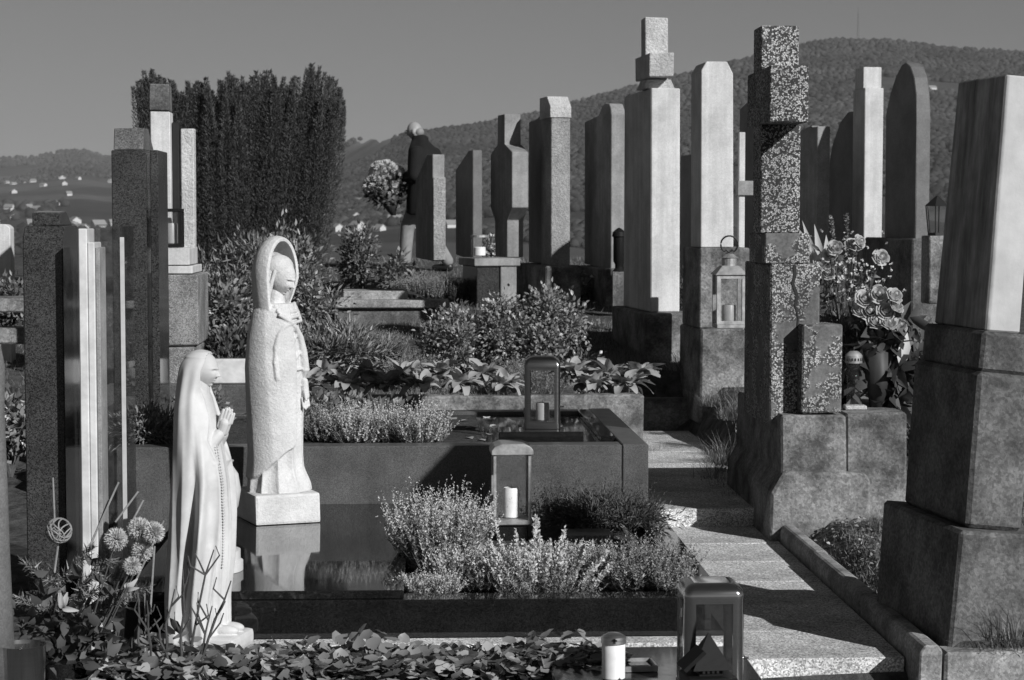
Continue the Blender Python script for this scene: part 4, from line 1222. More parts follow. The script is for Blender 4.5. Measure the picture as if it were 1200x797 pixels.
candle((ul.x, ul.y + .09, .523), .09, .034, 'stub of candle inside the domed lantern on the raised bed', False, 'wax_grey')
# slim glass lantern on the heather bed
ml = on(599, 616, .17)
t = thing('slim_glass_lantern', 'slim glass lantern with arched lid among the heathers', 'lantern', (ml.x, ml.y + .08, .172), R(4))
hw, hh = .088, .365
obj('base', MB().box(-hw, hw, -hw, hw, 0, .022, .004), M['old_metal'], t)
obj('foot', MB().box(-.07, .07, -.07, .07, -.09, -.001, .003), M['granite_black'], t)
for sx in (-1, 1):
    for sy in (-1, 1): obj('post', MB().box(sx * .078 - .006, sx * .078 + .006, sy * .078 - .006, sy * .078 + .006, .022, hh - .05), M['old_metal'], t)
    obj('side_pane', MB().box(sx * .078 - .001, sx * .078 + .001, -.07, .07, .023, hh - .05), M['glass'], t)
obj('front_pane', MB().box(-.07, .07, -.079, -.077, .023, hh - .05), M['glass'], t)
obj('back_pane', MB().box(-.07, .07, .077, .079, .023, hh - .05), M['glass'], t)
rp = [(-.094, hh - .05), (-.094, hh - .03), (-.08, hh - .012), (-.05, hh), (.05, hh), (.08, hh - .012), (.094, hh - .03), (.094, hh - .05)]
rf = obj('roof', MB().prism(rp, -.094, .094, 'y', .003), M['old_metal'], t)
obj('knob', MB().tube([(.088, -.04, .09), (.108, -.04, .09)], .006, 8), M['old_metal'], t)
candle((ml.x, ml.y + .08, .196), .135, .036, 'thick white candle inside the slim glass lantern')
# candle with lid, bottom
cl = at(719, 790, 6.45)
candle((cl.x, cl.y, .052), .135, .038, 'white candle with metal lid near the bottom edge', True)
lid_cross = MB().box(-.004, .004, -.0435, -.0415, .122, .138).box(-.009, .009, -.0435, -.0415, .129, .134)
o = [x for x in bpy.data.objects if x.get('label', '').startswith('white candle with metal lid')][0]
obj('cross_mark', lid_cross, M['iron'], [x for x in o.children if x.name.startswith('lid')][0])
ty = on(744, 783, .05)
t = thing('metal_tray', 'small square tray with raised pale rim beside the lidded candle', 'tray', (ty.x, ty.y, .052), R(6))
obj('plate', MB().box(-.055, .055, -.06, .06, 0, .006), M['granite_black'], t)
for x0, x1, y0, y1 in ((-.06, .06, -.066, -.06), (-.06, .06, .06, .066), (-.066, -.06, -.066, .066), (.06, .066, -.066, .066)):
    obj('rim', MB().box(x0, x1, y0, y1, 0, .018), M['old_metal'], t)
# dark pyramid lantern
pl = on(820, 800, .05)
t = thing('pyramid_lantern', 'small dark lantern with pyramid roof before the steel lantern', 'lantern', (pl.x, 6.12, -.05), R(8))
zb = zat(781, 6.12) + .05; za = zat(741, 6.12) + .05
hw = .062
def pyr(s_, z0, z1, hole=False):
    return MB().add([(-s_, -s_, z0), (s_, -s_, z0), (s_, s_, z0), (-s_, s_, z0), (0, 0, z1)], [(0, 1, 4), (1, 2, 4), (2, 3, 4), (3, 0, 4), (3, 2, 1, 0)])
obj('roof', pyr(hw, zb, za), M['bronze'], t)
ev = MB().box(-.036, .036, -.036, .036, zb - .022, zb - .001); obj('collar', ev, M['bronze'], t)
vh = MB()
for k in range(5): vh.lathe([(.0035, -.001), (.0035, .001)], 10)
vh = MB()
for k in range(4): vh.box(-.026 + k * .0145, -.019 + k * .0145, -.0375, -.0362, zb - .014, zb - .007)
obj('vent_hole', vh, M['old_metal'], [x for x in t.children if x.name.startswith('collar')][0])
obj('body', MB().box(-.075, .075, -.075, .075, 0, zb - .0225, .003), M['bronze'], t)
obj('flap', MB().prism([(-.006, 0), (.006, 0), (.006, .085), (-.006, .085)], -.05, .05, 'y'), M['bronze'], t, (-.085, .0, zb - .002), (0, R(48), 0))
# old lantern by the tapered stone
ol = at(854, 382, 12.9)
t = thing('old_tin_lantern', 'old tin lantern with wire loop handle before the tapered stone', 'lantern', (ol.x, 12.9, zat(384, 12.9)), R(4))
k = 12.9 / F
hw, hh = 17 * k, 62 * k
obj('base', MB().box(-hw, hw, -hw, hw, 0, .025, .003), M['old_metal'], t)
for sx in (-1, 1):
    for sy in (-1, 1): obj('post', MB().box(sx * (hw - .012) - .012, sx * (hw - .012) + .012, sy * (hw - .012) - .012, sy * (hw - .012) + .012, .025, hh), M['old_metal'], t)
    obj('side_pane', MB().box(sx * (hw - .01) - .001, sx * (hw - .01) + .001, -hw + .02, hw - .02, .03, hh), M['glass_dirty'], t)
obj('front_pane', MB().box(-hw + .02, hw - .02, -hw + .01, -hw + .012, .03, hh), M['glass_dirty'], t)
for zc in (.025, hh - .022): obj('rail', MB().box(-hw + .024, hw - .024, -hw, -hw + .02, zc, zc + .022), M['old_metal'], t)
obj('roof', MB().box(-hw * 1.15, hw * 1.15, -hw * 1.15, hw * 1.15, hh + .001, hh + 11 * k, .003, 1, (.5, .5)), M['old_metal'], t)
ch_ = obj('chimney', MB().lathe([(.048, hh + 11 * k), (.048, hh + 20 * k), (.055, hh + 20 * k), (.03, hh + 24 * k), (.005, hh + 25 * k)], 16), M['old_metal'], [x for x in t.children if x.name.startswith('roof')][0])
lo_ = [(.05 * math.sin(q) * (1 if q < 6 else 1), 0, hh + 25 * k + .09 - .09 * math.cos(q)) for q in np.linspace(0.5, 5.78, 20)]
obj('wire_loop', MB().tube([Vector(p) for p in [(.045, 0, hh + 21 * k), (-.02, 0, hh + 29 * k)] + [(.055 * math.sin(q), 0, hh + 35.5 * k - .055 * math.cos(q)) for q in np.linspace(-.6, -5.7, 18)] + [(.02, 0, hh + 29 * k), (-.045, 0, hh + 21 * k)]], .006, 6), M['iron'], [x for x in t.children if x.name.startswith('roof')][0])
candle((ol.x, 12.9, zat(384, 12.9) + .027), .12, .045, 'candle stub inside the old tin lantern', False, 'wax_grey')
# hexagonal lantern at right
hp = at(1098, 275, 14.9); hk = 14.9 / F
t = thing('hexagonal_lantern', 'small tapering glass lantern on a plinth right of the arched stone', 'lantern', (hp.x, 14.9, zat(276, 14.9) + .001), R(10))
h0, h1 = 34 * hk, 43 * hk
def hexr(r, z): return [(r * math.cos(q), r * math.sin(q), z) for q in np.linspace(0, 2 * math.pi, 6, endpoint=False)]
obj('base', MB().rings([hexr(.072, 0), hexr(.072, .02)]), M['iron'], t)
obj('glass_body', MB().rings([hexr(.066, .021), hexr(.086, h0)]), M['glass_dirty'], t)
for q in range(6):
    a_, b2 = hexr(.068, .02)[q], hexr(.088, h0)[q]; obj('post', MB().tube([a_, b2], .005, 5), M['iron'], t)
obj('roof', MB().rings([hexr(.1, h0 + .001), hexr(.035, h1), hexr(.012, h1 + .02)]), M['iron'], t)
# box lantern on the pebble plinth
bl = at(201, 288, 12.75); bk = 12.75 / F
t = thing('bronze_box_lantern', 'square dark bronze lantern on the pebble plinth before the yew', 'lantern', (bl.x, 12.75, zat(290.5, 12.6) + .002), R(3))
hw, hh = 13.5 * bk, 45 * bk
obj('base', MB().box(-hw, hw, -hw, hw, 0, .02), M['bronze'], t); obj('roof', MB().box(-hw, hw, -hw, hw, hh - .02, hh, .003), M['bronze'], t)
for sx in (-1, 1):
    for sy in (-1, 1): obj('post', MB().box(sx * (hw - .01) - .01, sx * (hw - .01) + .01, sy * (hw - .01) - .01, sy * (hw - .01) + .01, .02, hh - .02), M['bronze'], t)
    obj('side_pane', MB().box(sx * (hw - .01) - .001, sx * (hw - .01) + .001, -hw + .02, hw - .02, .02, hh - .02), M['glass_dirty'], t)
obj('front_pane', MB().box(-hw + .02, hw - .02, -hw + .01, -hw + .012, .02, hh - .02), M['glass_dirty'], t)
candle((bl.x, 12.75, zat(290.5, 12.6) + .024), .13, .04, 'pale candle inside the bronze box lantern', False, 'wax_grey')
# cylinder candle glass by bottle stone
cg = at(562, 303, 18.4); ck = 18.4 / F
t = thing('candle_glass', 'round glass grave light on the bench before the bottle stone', 'grave light', (cg.x, 18.4, zat(303, 18.2) + .002), 0)
obj('glass', MB().lathe([(.072, 0), (.076, .02), (.076, 22 * ck), (.07, 24 * ck)], 20).sm(), M['glass_dirty'], t)
obj('lid', MB().lathe([(.08, 24 * ck), (.08, 26.5 * ck), (.03, 27.5 * ck)], 20), M['old_metal'], t)
candle((cg.x, 18.4, zat(303, 18.2) + .022), .08, .055, 'white wax fill inside the round glass grave light')
# dark turned lantern by shouldered stone
dl = at(725, 318, 17.5); dk = 17.5 / F
t = thing('bronze_grave_lamp', 'slim dark bronze grave lamp beside the shouldered gravestone', 'lantern', (dl.x, 17.45, zat(318, 17.5)), 0)
obj('foot', MB().box(-.055, .055, -.055, .055, -.3, 0), M['conc_dark'], t)
obj('body', auto_smooth(MB().lathe([(.06, 0), (.035, .03), (.035, .06), (.05, .09), (.05, 40 * dk), (.062, 41 * dk), (.055, 46 * dk), (.02, 50 * dk), (.004, 51 * dk)], 16).mesh('body')), M['bronze'], t)
# tall candle glass right of the worn block
tc = at(1000, 478, 9.85)
zl = cz + zat(483, 9.74) - cz + .006
t = thing('tall_grave_light', 'tall clear glass grave light with pierced metal lid by the bouquet', 'grave light', (tc.x, 9.85, zl), 0)
tk = 9.85 / F
obj('glass', MB().lathe([(.04, 0), (.036, .01), (.033, .12), (.036, 54 * tk)], 20).sm(), M['glass_dirty'], t)
obj('lid', auto_smooth(MB().lathe([(.042, 54 * tk), (.042, 63 * tk), (.036, 65 * tk), (.02, 68 * tk), (.002, 68.5 * tk)], 20).mesh('lid')), M['old_metal'], t)
vh = MB()
for q in np.linspace(-2.6, -.5, 7): vh.box(.0425 * math.cos(q) - .003, .0425 * math.cos(q) + .003, .0425 * math.sin(q) - .002, .0425 * math.sin(q) + .002, 57 * tk, 60 * tk)
obj('vent_hole', vh, M['iron'], [x for x in t.children if x.name.startswith('lid')][0])
obj('foot', MB().box(-.045, .06, -.04, .04, -.0015, .018, .003), M['rough_white'], t)

# ------------------------------------------------------------------ plants
def spikes(n, h, spread, r0, m, fl, fw, lo=.3, curve=.35, hv=.25, taper=.5):
    """upright flowering spikes: floret places and directions, stem places"""
    ang = rng.uniform(0, 2 * math.pi, n); rad = np.sqrt(rng.uniform(0, 1, n))
    base = np.stack([r0[0] * rad * np.cos(ang), r0[1] * rad * np.sin(ang), np.zeros(n)], -1)
    tilt = spread * rad * rng.uniform(.6, 1.2, n)
    L = h * rng.uniform(1 - hv, 1 + hv * .5, n) * (1 - .25 * rad)
    d0 = np.stack([np.sin(tilt) * np.cos(ang), np.sin(tilt) * np.sin(ang), np.cos(tilt)], -1)
    d0 += rng.normal(0, .08, (n, 3))
    t = rng.uniform(lo, 1, (n, m)); t[:, 0] = 1
    P = base[:, None] + d0[:, None] * (L[:, None] * t)[..., None] + np.array([0, 0, 1.0]) * (curve * L[:, None] * t ** 2 * np.sin(tilt)[:, None])[..., None]
    out = rng.normal(size=(n, m, 3)); out[..., 2] = np.abs(out[..., 2]) * .6 + .55
    sz = (1 - taper * (t - lo) / (1 - lo))
    return P.reshape(-1, 3), out.reshape(-1, 3), sz.reshape(-1), base, d0, L
def heather(loc, label, n, h, spread, r0, fl, m=26, fs=.012, fw=.008, mat='fl_pale', low='lf_mid', lo=.3, name='heather', group=None, cat='heather'):
    t = thing(name, label, cat, loc, 0, group)
    n = int(n * 1.35); m = int(m * 1.3)
    P, D, sz, b, d0, L = spikes(n, h, spread, r0, m, fs, fw, lo)
    obj('flower_spikes', mesh_np('flower_spikes', *scatter(KITE, P, D, None, fs * sz, fw * sz)), M[mat], t)
    P2, D2, s2, b, d0, L = spikes(n, h * .72, spread * 1.1, r0, m, fs, fw, .05)
    obj('foliage', mesh_np('foliage', *merge([scatter(NEEDLE, P2, D2, None, fs * 1.3, fw * .6), scatter(NEEDLE, b, d0, None, L * .9, .004)])), M[low], t)
    return t
def shrub(loc, label, r, n, L, W, mat, clumps=26, name='shrub', cat='shrub', tpl=KITE, up=.35, group=None, sig=.2, flowers=0, fsize=.03, fmat='petal', stem=True, zoff=0.0, jitter=.9):
    t = thing(name, label, cat, loc, 0, group)
    r = np.array(r)
    c = unit(clumps); c[:, 2] = np.abs(c[:, 2]) * 1.15 - .25
    c *= rng.uniform(.55, .95, (clumps, 1)); c = c * r + np.array([0, 0, r[2] * .8 + zoff])
    k = rng.integers(0, clumps, n)
    off = rng.normal(0, 1, (n, 3)) * r * sig
    P = c[k] + off
    P[:, 2] = np.abs(P[:, 2])
    D = off / (r * sig) * jitter + rng.normal(0, .5, (n, 3)) + np.array([0, 0, up])
    obj('foliage', mesh_np('foliage', *scatter(tpl, P, D, np.tile([0, 0, 1.0], (n, 1)) + rng.normal(0, .6, (n, 3)), L * rng.uniform(.6, 1.2, n), W * rng.uniform(.7, 1.2, n))), M[mat], t)
    if stem:
        sb_ = MB()
        for q in c[:14]:
            sb_.tube([(0, 0, -.03), (q[0] * .3, q[1] * .3, q[2] * .45), tuple(q)], [.012, .008, .004], 5)
        obj('stem', sb_, M['bark'], t)
    if flowers:
        fk = rng.integers(0, clumps, flowers)
        FP = c[fk] + rng.normal(0, 1, (flowers, 3)) * r * sig * 1.3 + np.array([0, 0, r[2] * .12])
        pp = []
        for q in range(7):
            dd = unit(flowers); dd[:, 2] = np.abs(dd[:, 2])
            pp.append(scatter(KITE, FP, dd, None, fsize, fsize * .55))
        obj('flowers', mesh_np('flowers', *merge(pp)), M[fmat], t, kind='stuff')
    return t
def ground_at(px, py, d, dz=0.0):
    p = at(px, py, d); return (p.x, d, float(gz(p.x, d)) + dz)

# yew: many upright spires in a fan
yd = 19.2; yk = yd / F
yp = at(287, 250, yd); yz = float(gz(yp.x, yd))
yew = thing('yew_tree', 'broad dark yew of many upright spires behind the left gravestones', 'tree', (yp.x, yd, yz))
ns = 165
u = rng.uniform(-1, 1, ns); vv = rng.uniform(-1, 1, ns) * np.sqrt(1 - .75 * u ** 2)
u[:10] = np.linspace(-.98, -.75, 10); u[10:24] = np.linspace(.7, .97, 14); u[24:70] = np.linspace(-.98, .96, 46); vv[24:70] = -.8
topy = np.interp(u * 128, [-130, -118, -106, -90, -60, -10, 40, 78, 84, 100, 118, 128], [104, 84, 92, 100, 98, 90, 86, 96, 78, 86, 104, 128])
tips, dirs, lens, wid = [], [], [], []
stem_mb = MB()
for i in range(ns):
    ztop = zat(topy[i] + rng.uniform(-5, 11) + 26 * max(0, -vv[i]) * rng.uniform(0, 1), yd) - yz
    x1, y1 = u[i] * 121 * yk, vv[i] * .62
    x0, y0 = x1 * .60 , y1 * .5
    z0 = .12
    L_ = ztop - z0
    n = 2300
    tt_ = rng.uniform(0, 1, n) ** .85
    cx = x0 + (x1 - x0) * np.minimum(1, tt_ * .98) ** .7; cy = y0 + (y1 - y0) * np.minimum(1, tt_ * .98) ** .7
    rad = (rng.uniform(.075, .12) * np.clip((1 - tt_) / .36, 0.03, 1) ** .8) * np.sqrt(rng.uniform(.1, 1, n))
    a_ = rng.uniform(0, 6.283, n)
    P = np.stack([cx + rad * np.cos(a_), cy + rad * np.sin(a_), z0 + L_ * tt_], -1)
    D = np.stack([np.cos(a_) * .8, np.sin(a_) * .8, np.full(n, 1.0)], -1) + rng.normal(0, .22, (n, 3))
    tips.append(P); dirs.append(D); lens.append(rng.uniform(.016, .042, n)); wid.append(rng.uniform(.004, .008, n))
    if i >= 70 and i % 3 == 0: stem_mb.tube([(x0 * .3, y0 * .3, -.05), (x0 * .7, y0 * .7, .15)] + [(x0 + (x1 - x0) * q ** .7, y0 + (y1 - y0) * q ** .7, z0 + L_ * q) for q in (.15, .35, .6, .8)], [.03, .022, .016, .012, .008, .004], 5)
obj('crown', mesh_np('crown', *scatter(KITE, np.concatenate(tips), np.concatenate(dirs), None, np.concatenate(lens), np.concatenate(wid))), M['lf_yew'], yew)
obj('trunk', stem_mb, M['bark'], yew)

# shrubs in front of the yew
shrub(ground_at(285, 300, 16.2), 'spiky dark shrub rising behind the hooded statue', (.50, .4, .42), 6500, .07, .014, 'lf_mid', 34, up=.7, sig=.17)
shrub(ground_at(345, 320, 15.2), 'tall leafy shrub right of the hooded statue', (.34, .32, .46), 4200, .055, .024, 'lf_bush', 26, flowers=26, fsize=.025, fmat='petal_mid')
shrub(ground_at(262, 350, 14.2), 'shrub with a few pale round blooms between plinth and statue', (.26, .26, .34), 2600, .055, .028, 'lf_mid', 18, flowers=22, fsize=.035)
shrub(ground_at(392, 380, 13.9), 'low spiky leafed bush with pale tips beside the hooded statue', (.34, .25, .19), 2600, .075, .014, 'lf_bush', 20, up=.8)
shrub(ground_at(300, 395, 13.2), 'dark low shrub directly behind the hooded statue shoulders', (.4, .25, .22), 2600, .06, .025, 'lf_dark', 18)
shrub(ground_at(425, 300, 19.5), 'tall thin flowering plant below the white bouquet', (.2, .2, .36), 1500, .06, .03, 'lf_mid', 16, name='garden_plant', cat='plant', flowers=18, fsize=.03)
shrub(ground_at(470, 300, 19.0), 'leafy garden plant at the knees of the walking man', (.18, .18, .24), 900, .07, .035, 'lf_mid', 12, name='garden_plant', cat='plant')
# large leaved plant below
def broad_leaf_mesh(name, L=.16, W=.07, droop=.35, cup=.25, n=7):
    v, f = [], []
    for i in range(n + 1):
        t_ = i / n
        w = W * math.sin(math.pi * min(.98, .06 + .92 * t_)) ** .5 * (1 - .2 * t_)
        z = L * (.25 * t_ - droop * t_ * t_)
        for s in (-1, -.5, 0, .5, 1):
            v.append((s * w, L * t_ * (1 - .15 * droop * t_), z + cup * w * (abs(s) ** 1.5) + .004 * math.sin(9 * t_ + 2 * s)))
    for i in range(n):
        for k_ in range(4):
            a_ = i * 5 + k_; f.append((a_, a_ + 1, a_ + 6, a_ + 5))
    return mesh_py(name, v, f, True)
def rosette(loc, label, n, L, W, mat, name, cat, group=None, meshes=None, up=(.1, 1.1)):
    t = thing(name, label, cat, loc, rng.uniform(0, 6), group)
    for i in range(n):
        a_ = i * 2.4 + rng.uniform(-.3, .3); el = rng.uniform(*up)
        s = rng.uniform(.55, 1.1)
        o = obj('leaf', meshes[i % len(meshes)], M[mat], t, (.03 * math.cos(a_), .03 * math.sin(a_), rng.uniform(0, .03)), (0, 0, 0))
        o.rotation_euler = (el, rng.uniform(-.4, .4), a_ - math.pi / 2); o.scale = (s, s, s)
    obj('stalk', MB().tube([(0, 0, -.03), (0, 0, .03)], [.02, .012], 8), M['lf_mid'], t)
    return t
EAR = [broad_leaf_mesh('woolly_leaf', .125, .038, .4), broad_leaf_mesh('woolly_leaf', .14, .042, .65, .3), broad_leaf_mesh('woolly_leaf', .115, .04, .2, .35), broad_leaf_mesh('woolly_leaf', .15, .036, .9, .2)]
BIG = [broad_leaf_mesh('broad_leaf', .26, .075, .6), broad_leaf_mesh('broad_leaf', .3, .08, .9)]
def place_words(i, n): return ('first', 'second', 'third', 'fourth', 'fifth', 'sixth', 'seventh', 'eighth', 'ninth', 'tenth', 'eleventh', 'twelfth', 'thirteenth', 'fourteenth', 'fifteenth', 'sixteenth')[i]
pxs = [362, 384, 406, 430, 452, 474, 496, 518, 542, 566, 590, 674, 694, 714, 734, 748]
for i, px in enumerate(pxs):
    dd = 12.38 + .2 * (i % 2) + rng.uniform(-.05, .05)
    p = at(px, 440, dd)
    rosette((p.x, dd, .50 + .05 * (i % 2)), 'clump of woolly pale lamb ear leaves, %s from left in the row' % place_words(i, 12), 36, .16, .03, 'lf_pale', 'lamb_ear_plant', 'plant', 'lamb ear plants in a row', EAR, (-.1, 1.25))
for i, (px, dd) in enumerate(((425, 18.6), (452, 18.3), (440, 17.9))):
    p = at(px, 320, dd)
    rosette((p.x, dd, float(gz(p.x, dd)) + .05), ('large drooping leafed plant under the white bouquet', 'large drooping leafed plant nearest the man\'s feet', 'large drooping leafed plant above the flat slab')[i], 9, .26, .07, 'lf_mid', 'broad_leaf_plant', 'plant', 'broad leaf plants', BIG, (-.1, .9))

# round-leaved bush bed, several bushes
for i, (px, dd, rx, rz, lab) in enumerate(((535, 13.9, .24, .26, 'glossy round-leaved bush at the left end of the bush bed'), (590, 14.0, .28, .29, 'glossy round-leaved bush in the middle left of the bush bed'),
                                  (645, 14.0, .28, .30, 'glossy round-leaved bush in the middle right of the bush bed'), (692, 13.9, .23, .28, 'glossy round-leaved bush at the right end of the bush bed'))):
    shrub(ground_at(px, 380, dd, .02), lab, (rx, .3, rz), 4600, .036, .024, 'lf_bush', 36, tpl=LEAF6, group='round-leaved bushes', sig=.18, flowers=14, fsize=.016)
# low herbs in front of the bushes
for i, (px, dd, lab) in enumerate(((470, 13.4, 'wispy grey herb tuft left of the bush bed'), (595, 13.2, 'upright lavender tuft before the middle bushes'), (628, 13.25, 'upright lavender tuft behind the domed lantern'), (445, 14.6, 'dark feathery herb below the ledger slab'), (500, 13.5, 'feathery herb tuft between slab and bush bed'))):
    heather(ground_at(px, 400, dd), lab, 170, .24, .5, (.14, .1), .01, 16, .018, .006, 'fl_grey', 'lf_mid', .2, 'herb', 'tufts of herbs', 'herb')
heather(ground_at(497, 330, 18.6, .03), 'dark mounded heather between slab and rough-edged gravestone', 420, .24, .7, (.22, .14), .01, 26, .016, .009, 'fl_grey', 'lf_dark', .3)
heather(ground_at(535, 325, 18.6, .03), 'dark low heather at the foot of the slanted dark stone', 260, .2, .6, (.14, .12), .01, 24, .016, .009, 'lf_dark', 'lf_dark', .3)
# flowers between far stones
shrub(ground_at(575, 290, 21.6), 'pale blossoms behind the round glass grave light', (.13, .13, .22), 500, .05, .03, 'lf_mid', 10, name='flowering_plant', cat='plant', flowers=60, fsize=.04)
shrub(ground_at(678, 320, 18.9), 'low plant between capped column and shouldered stone', (.14, .14, .15), 600, .05, .03, 'lf_mid', 10, name='garden_plant', cat='plant', flowers=8, fsize=.03)
shrub(ground_at(803, 360, 15.0), 'narrow dark conifer bush between the two pale gravestones', (.11, .12, .34), 3000, .035, .012, 'lf_dark', 26, name='conifer_bush', up=.8, sig=.22)
shrub(ground_at(1036, 300, 16.0, .2), 'small white flowers beside the white pillar', (.1, .1, .1), 250, .04, .02, 'lf_mid', 8, name='flowering_plant', cat='plant', flowers=26, fsize=.03, stem=False)
shrub(ground_at(1075, 400, 11.2), 'spreading dark conifer behind the leaning monument', (.3, .3, .36), 5200, .06, .016, 'lf_mid', 30, name='conifer_bush', up=.05, sig=.16)
shrub(ground_at(1092, 330, 13.0), 'pale tipped round conifer right of the rose bouquet', (.22, .2, .26), 3000, .05, .014, 'lf_mid', 26, name='conifer_bush', up=.3, sig=.15)
# left background plants
shrub(ground_at(8, 330, 13.4, .38), 'rounded evergreen bush at the left edge', (.2, .2, .2), 1800, .045, .02, 'lf_mid', 18)
shrub(ground_at(10, 410, 10.6, .1), 'bush with white blooms at the left edge behind granite stone', (.18, .2, .22), 1300, .05, .03, 'lf_mid', 16, flowers=40, fsize=.035)
shrub((at(170, 500, 9.85).x, 9.85, .30), 'feathery juniper before the tall granite gravestone', (.16, .14, .17), 2800, .045, .010, 'lf_mid', 22, name='juniper_bush', up=.3, sig=.2)
shrub((at(232, 470, 10.9).x, 10.9, .36), 'dark rose plant with a drooping bloom behind the praying statue', (.14, .14, .14), 600, .04, .024, 'lf_mid', 12, name='rose_plant', cat='plant')

# heathers on the raised bed
for i, (px, w, lab, mt, dd) in enumerate(((385, .10, 'grey-leafed small shrub left of the upper heathers', 'fl_grey', 10.05), (418, .09, 'pale heather clump leftmost on the raised bed', 'fl_pale', 10.0), (455, .1, 'pale heather clump in the middle of the raised bed', 'fl_pale', 10.05), (490, .1, 'pale heather clump rightmost on the raised bed', 'fl_pale', 10.0), (360, .12, 'dark leafy clump beside the hooded statue', 'lf_dark', 10.3))):
    heather((at(px, 500, dd).x, dd, .41), lab, 95, .21, .75, (w, .1), .01, 30, .016, .009, mt, 'lf_mid', .25, group='heathers on the raised bed')
shrub((at(400, 470, 11.0).x, 11.0, .41), 'low leafy plants at the back of the raised bed', (.35, .2, .09), 1500, .05, .028, 'lf_mid', 24, name='garden_plant', cat='plant', stem=False)
# dry leaves and petals on the raised bed
LV = LEAF6
for i, (px, py) in enumerate(((525, 505), (540, 493), (556, 500), (570, 488), (583, 498), (548, 512), (530, 489), (575, 508), (515, 498), (560, 515))):
    p = on(px, py, .435)
    V_, F_ = scatter(LV, [[0, 0, 0]], [rng.normal(size=3) * [1, 1, .08]], [[0, 0, 1]], .055, .05)
    o = obj('fallen_leaf', mesh_np('fallen_leaf', V_, F_), M['petal' if i in (3, 4) else 'lf_dry'], None, (p.x, p.y, .425 + .008))
    tag(o, 'bright fallen petal on the soil left of the domed lantern' if i in (3, 4) else 'dry curled leaf on the soil left of the domed lantern', 'leaf', 'fallen leaves on the raised bed')

# heathers on the statue grave
def hz0(px, py, z=.10): p = on(px, py, z); return (p.x, p.y, z)
heather(hz0(516, 668), 'large pale bushy heather in front of the raised bed wall', 330, .33, .52, (.13, .12), .01, 36, .017, .009, 'fl_pale', 'lf_mid', .22)
heather(hz0(565, 690), 'smaller pale heather at the foot of the slim lantern', 190, .17, .9, (.13, .1), .01, 26, .016, .009, 'fl_pale', 'lf_mid', .2)
heather(hz0(660, 672), 'spreading grey heather below the stone tray', 260, .12, .95, (.2, .1), .01, 26, .016, .009, 'fl_pale', 'lf_mid', .2)
wh = thing('white_heather', 'heather with tall thick white flower spikes right of the lantern', 'heather', hz0(640, 700))
pp, st_ = [], []
for k, (dx, h_, lean) in enumerate(((-.12, .30, -.28), (-.09, .24, -.1), (-.05, .27, .02), (-.01, .2, .12), (.02, .23, .2), (.06, .2, .5), (.10, .16, .75), (-.14, .19, -.35), (.0, .28, -.12), (.13, .12, .9), (.04, .15, .65), (-.06, .16, .25), (-.1, .15, -.5), (.08, .18, .3), (-.03, .2, -.25), (.11, .11, .55), (-.13, .13, -.7), (.0, .14, .45), (.06, .12, .1), (-.08, .11, .1))):
    n = 170
    t_ = rng.uniform(.28, 1, n)
    ly = rng.uniform(-.3, .2)
    h_ *= 1.12; P = np.stack([dx + lean * h_ * t_, ly * h_ * t_, h_ * t_], -1) + rng.normal(0, .0045, (n, 3)) * (1.25 - t_)[:, None]
    D = rng.normal(size=(n, 3)) + np.array([lean, ly, 1.0])
    pp.append(scatter(KITE, P, D, None, .0145, .009)); st_.append(scatter(NEEDLE, [[dx, 0, 0]], [[lean, ly, 1.0]], None, h_, .006))
obj('flower_spikes', mesh_np('flower_spikes', *merge(pp)), M['fl_white'], wh)
obj('stem', mesh_np('stem', *merge(st_)), M['lf_mid'], wh)
P2, D2, s2, b2, d2_, L2 = spikes(160, .12, .9, (.17, .07), 30, .01, .006, .05)
obj('foliage', mesh_np('foliage', *scatter(NEEDLE, P2, D2, None, .016, .004)), M['lf_mid'], wh)
heather(hz0(752, 690), 'greyish heather in the right front corner of the grave', 260, .2, .7, (.14, .11), .01, 28, .016, .009, 'fl_grey', 'lf_mid', .2)
heather(hz0(790, 700), 'low heather spilling to the right border of the grave', 120, .11, .7, (.05, .1), .01, 24, .012, .007, 'fl_grey', 'lf_dark', .2)
# dark juniper sprays near the wall
jn = shrub(hz0(705, 622), 'dark spreading juniper against the raised bed wall', (.27, .2, .085), 4200, .04, .006, 'lf_dark', 40, name='juniper_bush', up=.25, sig=.2)
heather(hz0(700, 612), 'dark upright heather sprigs behind the juniper', 90, .22, .8, (.2, .1), .01, 30, .014, .006, 'lf_dark', 'lf_dark', .2)
heather(hz0(500, 700), 'creeping pale heather along the polished front border', 170, .1, .9, (.1, .05), .01, 20, .011, .007, 'fl_pale', 'lf_mid', .2)

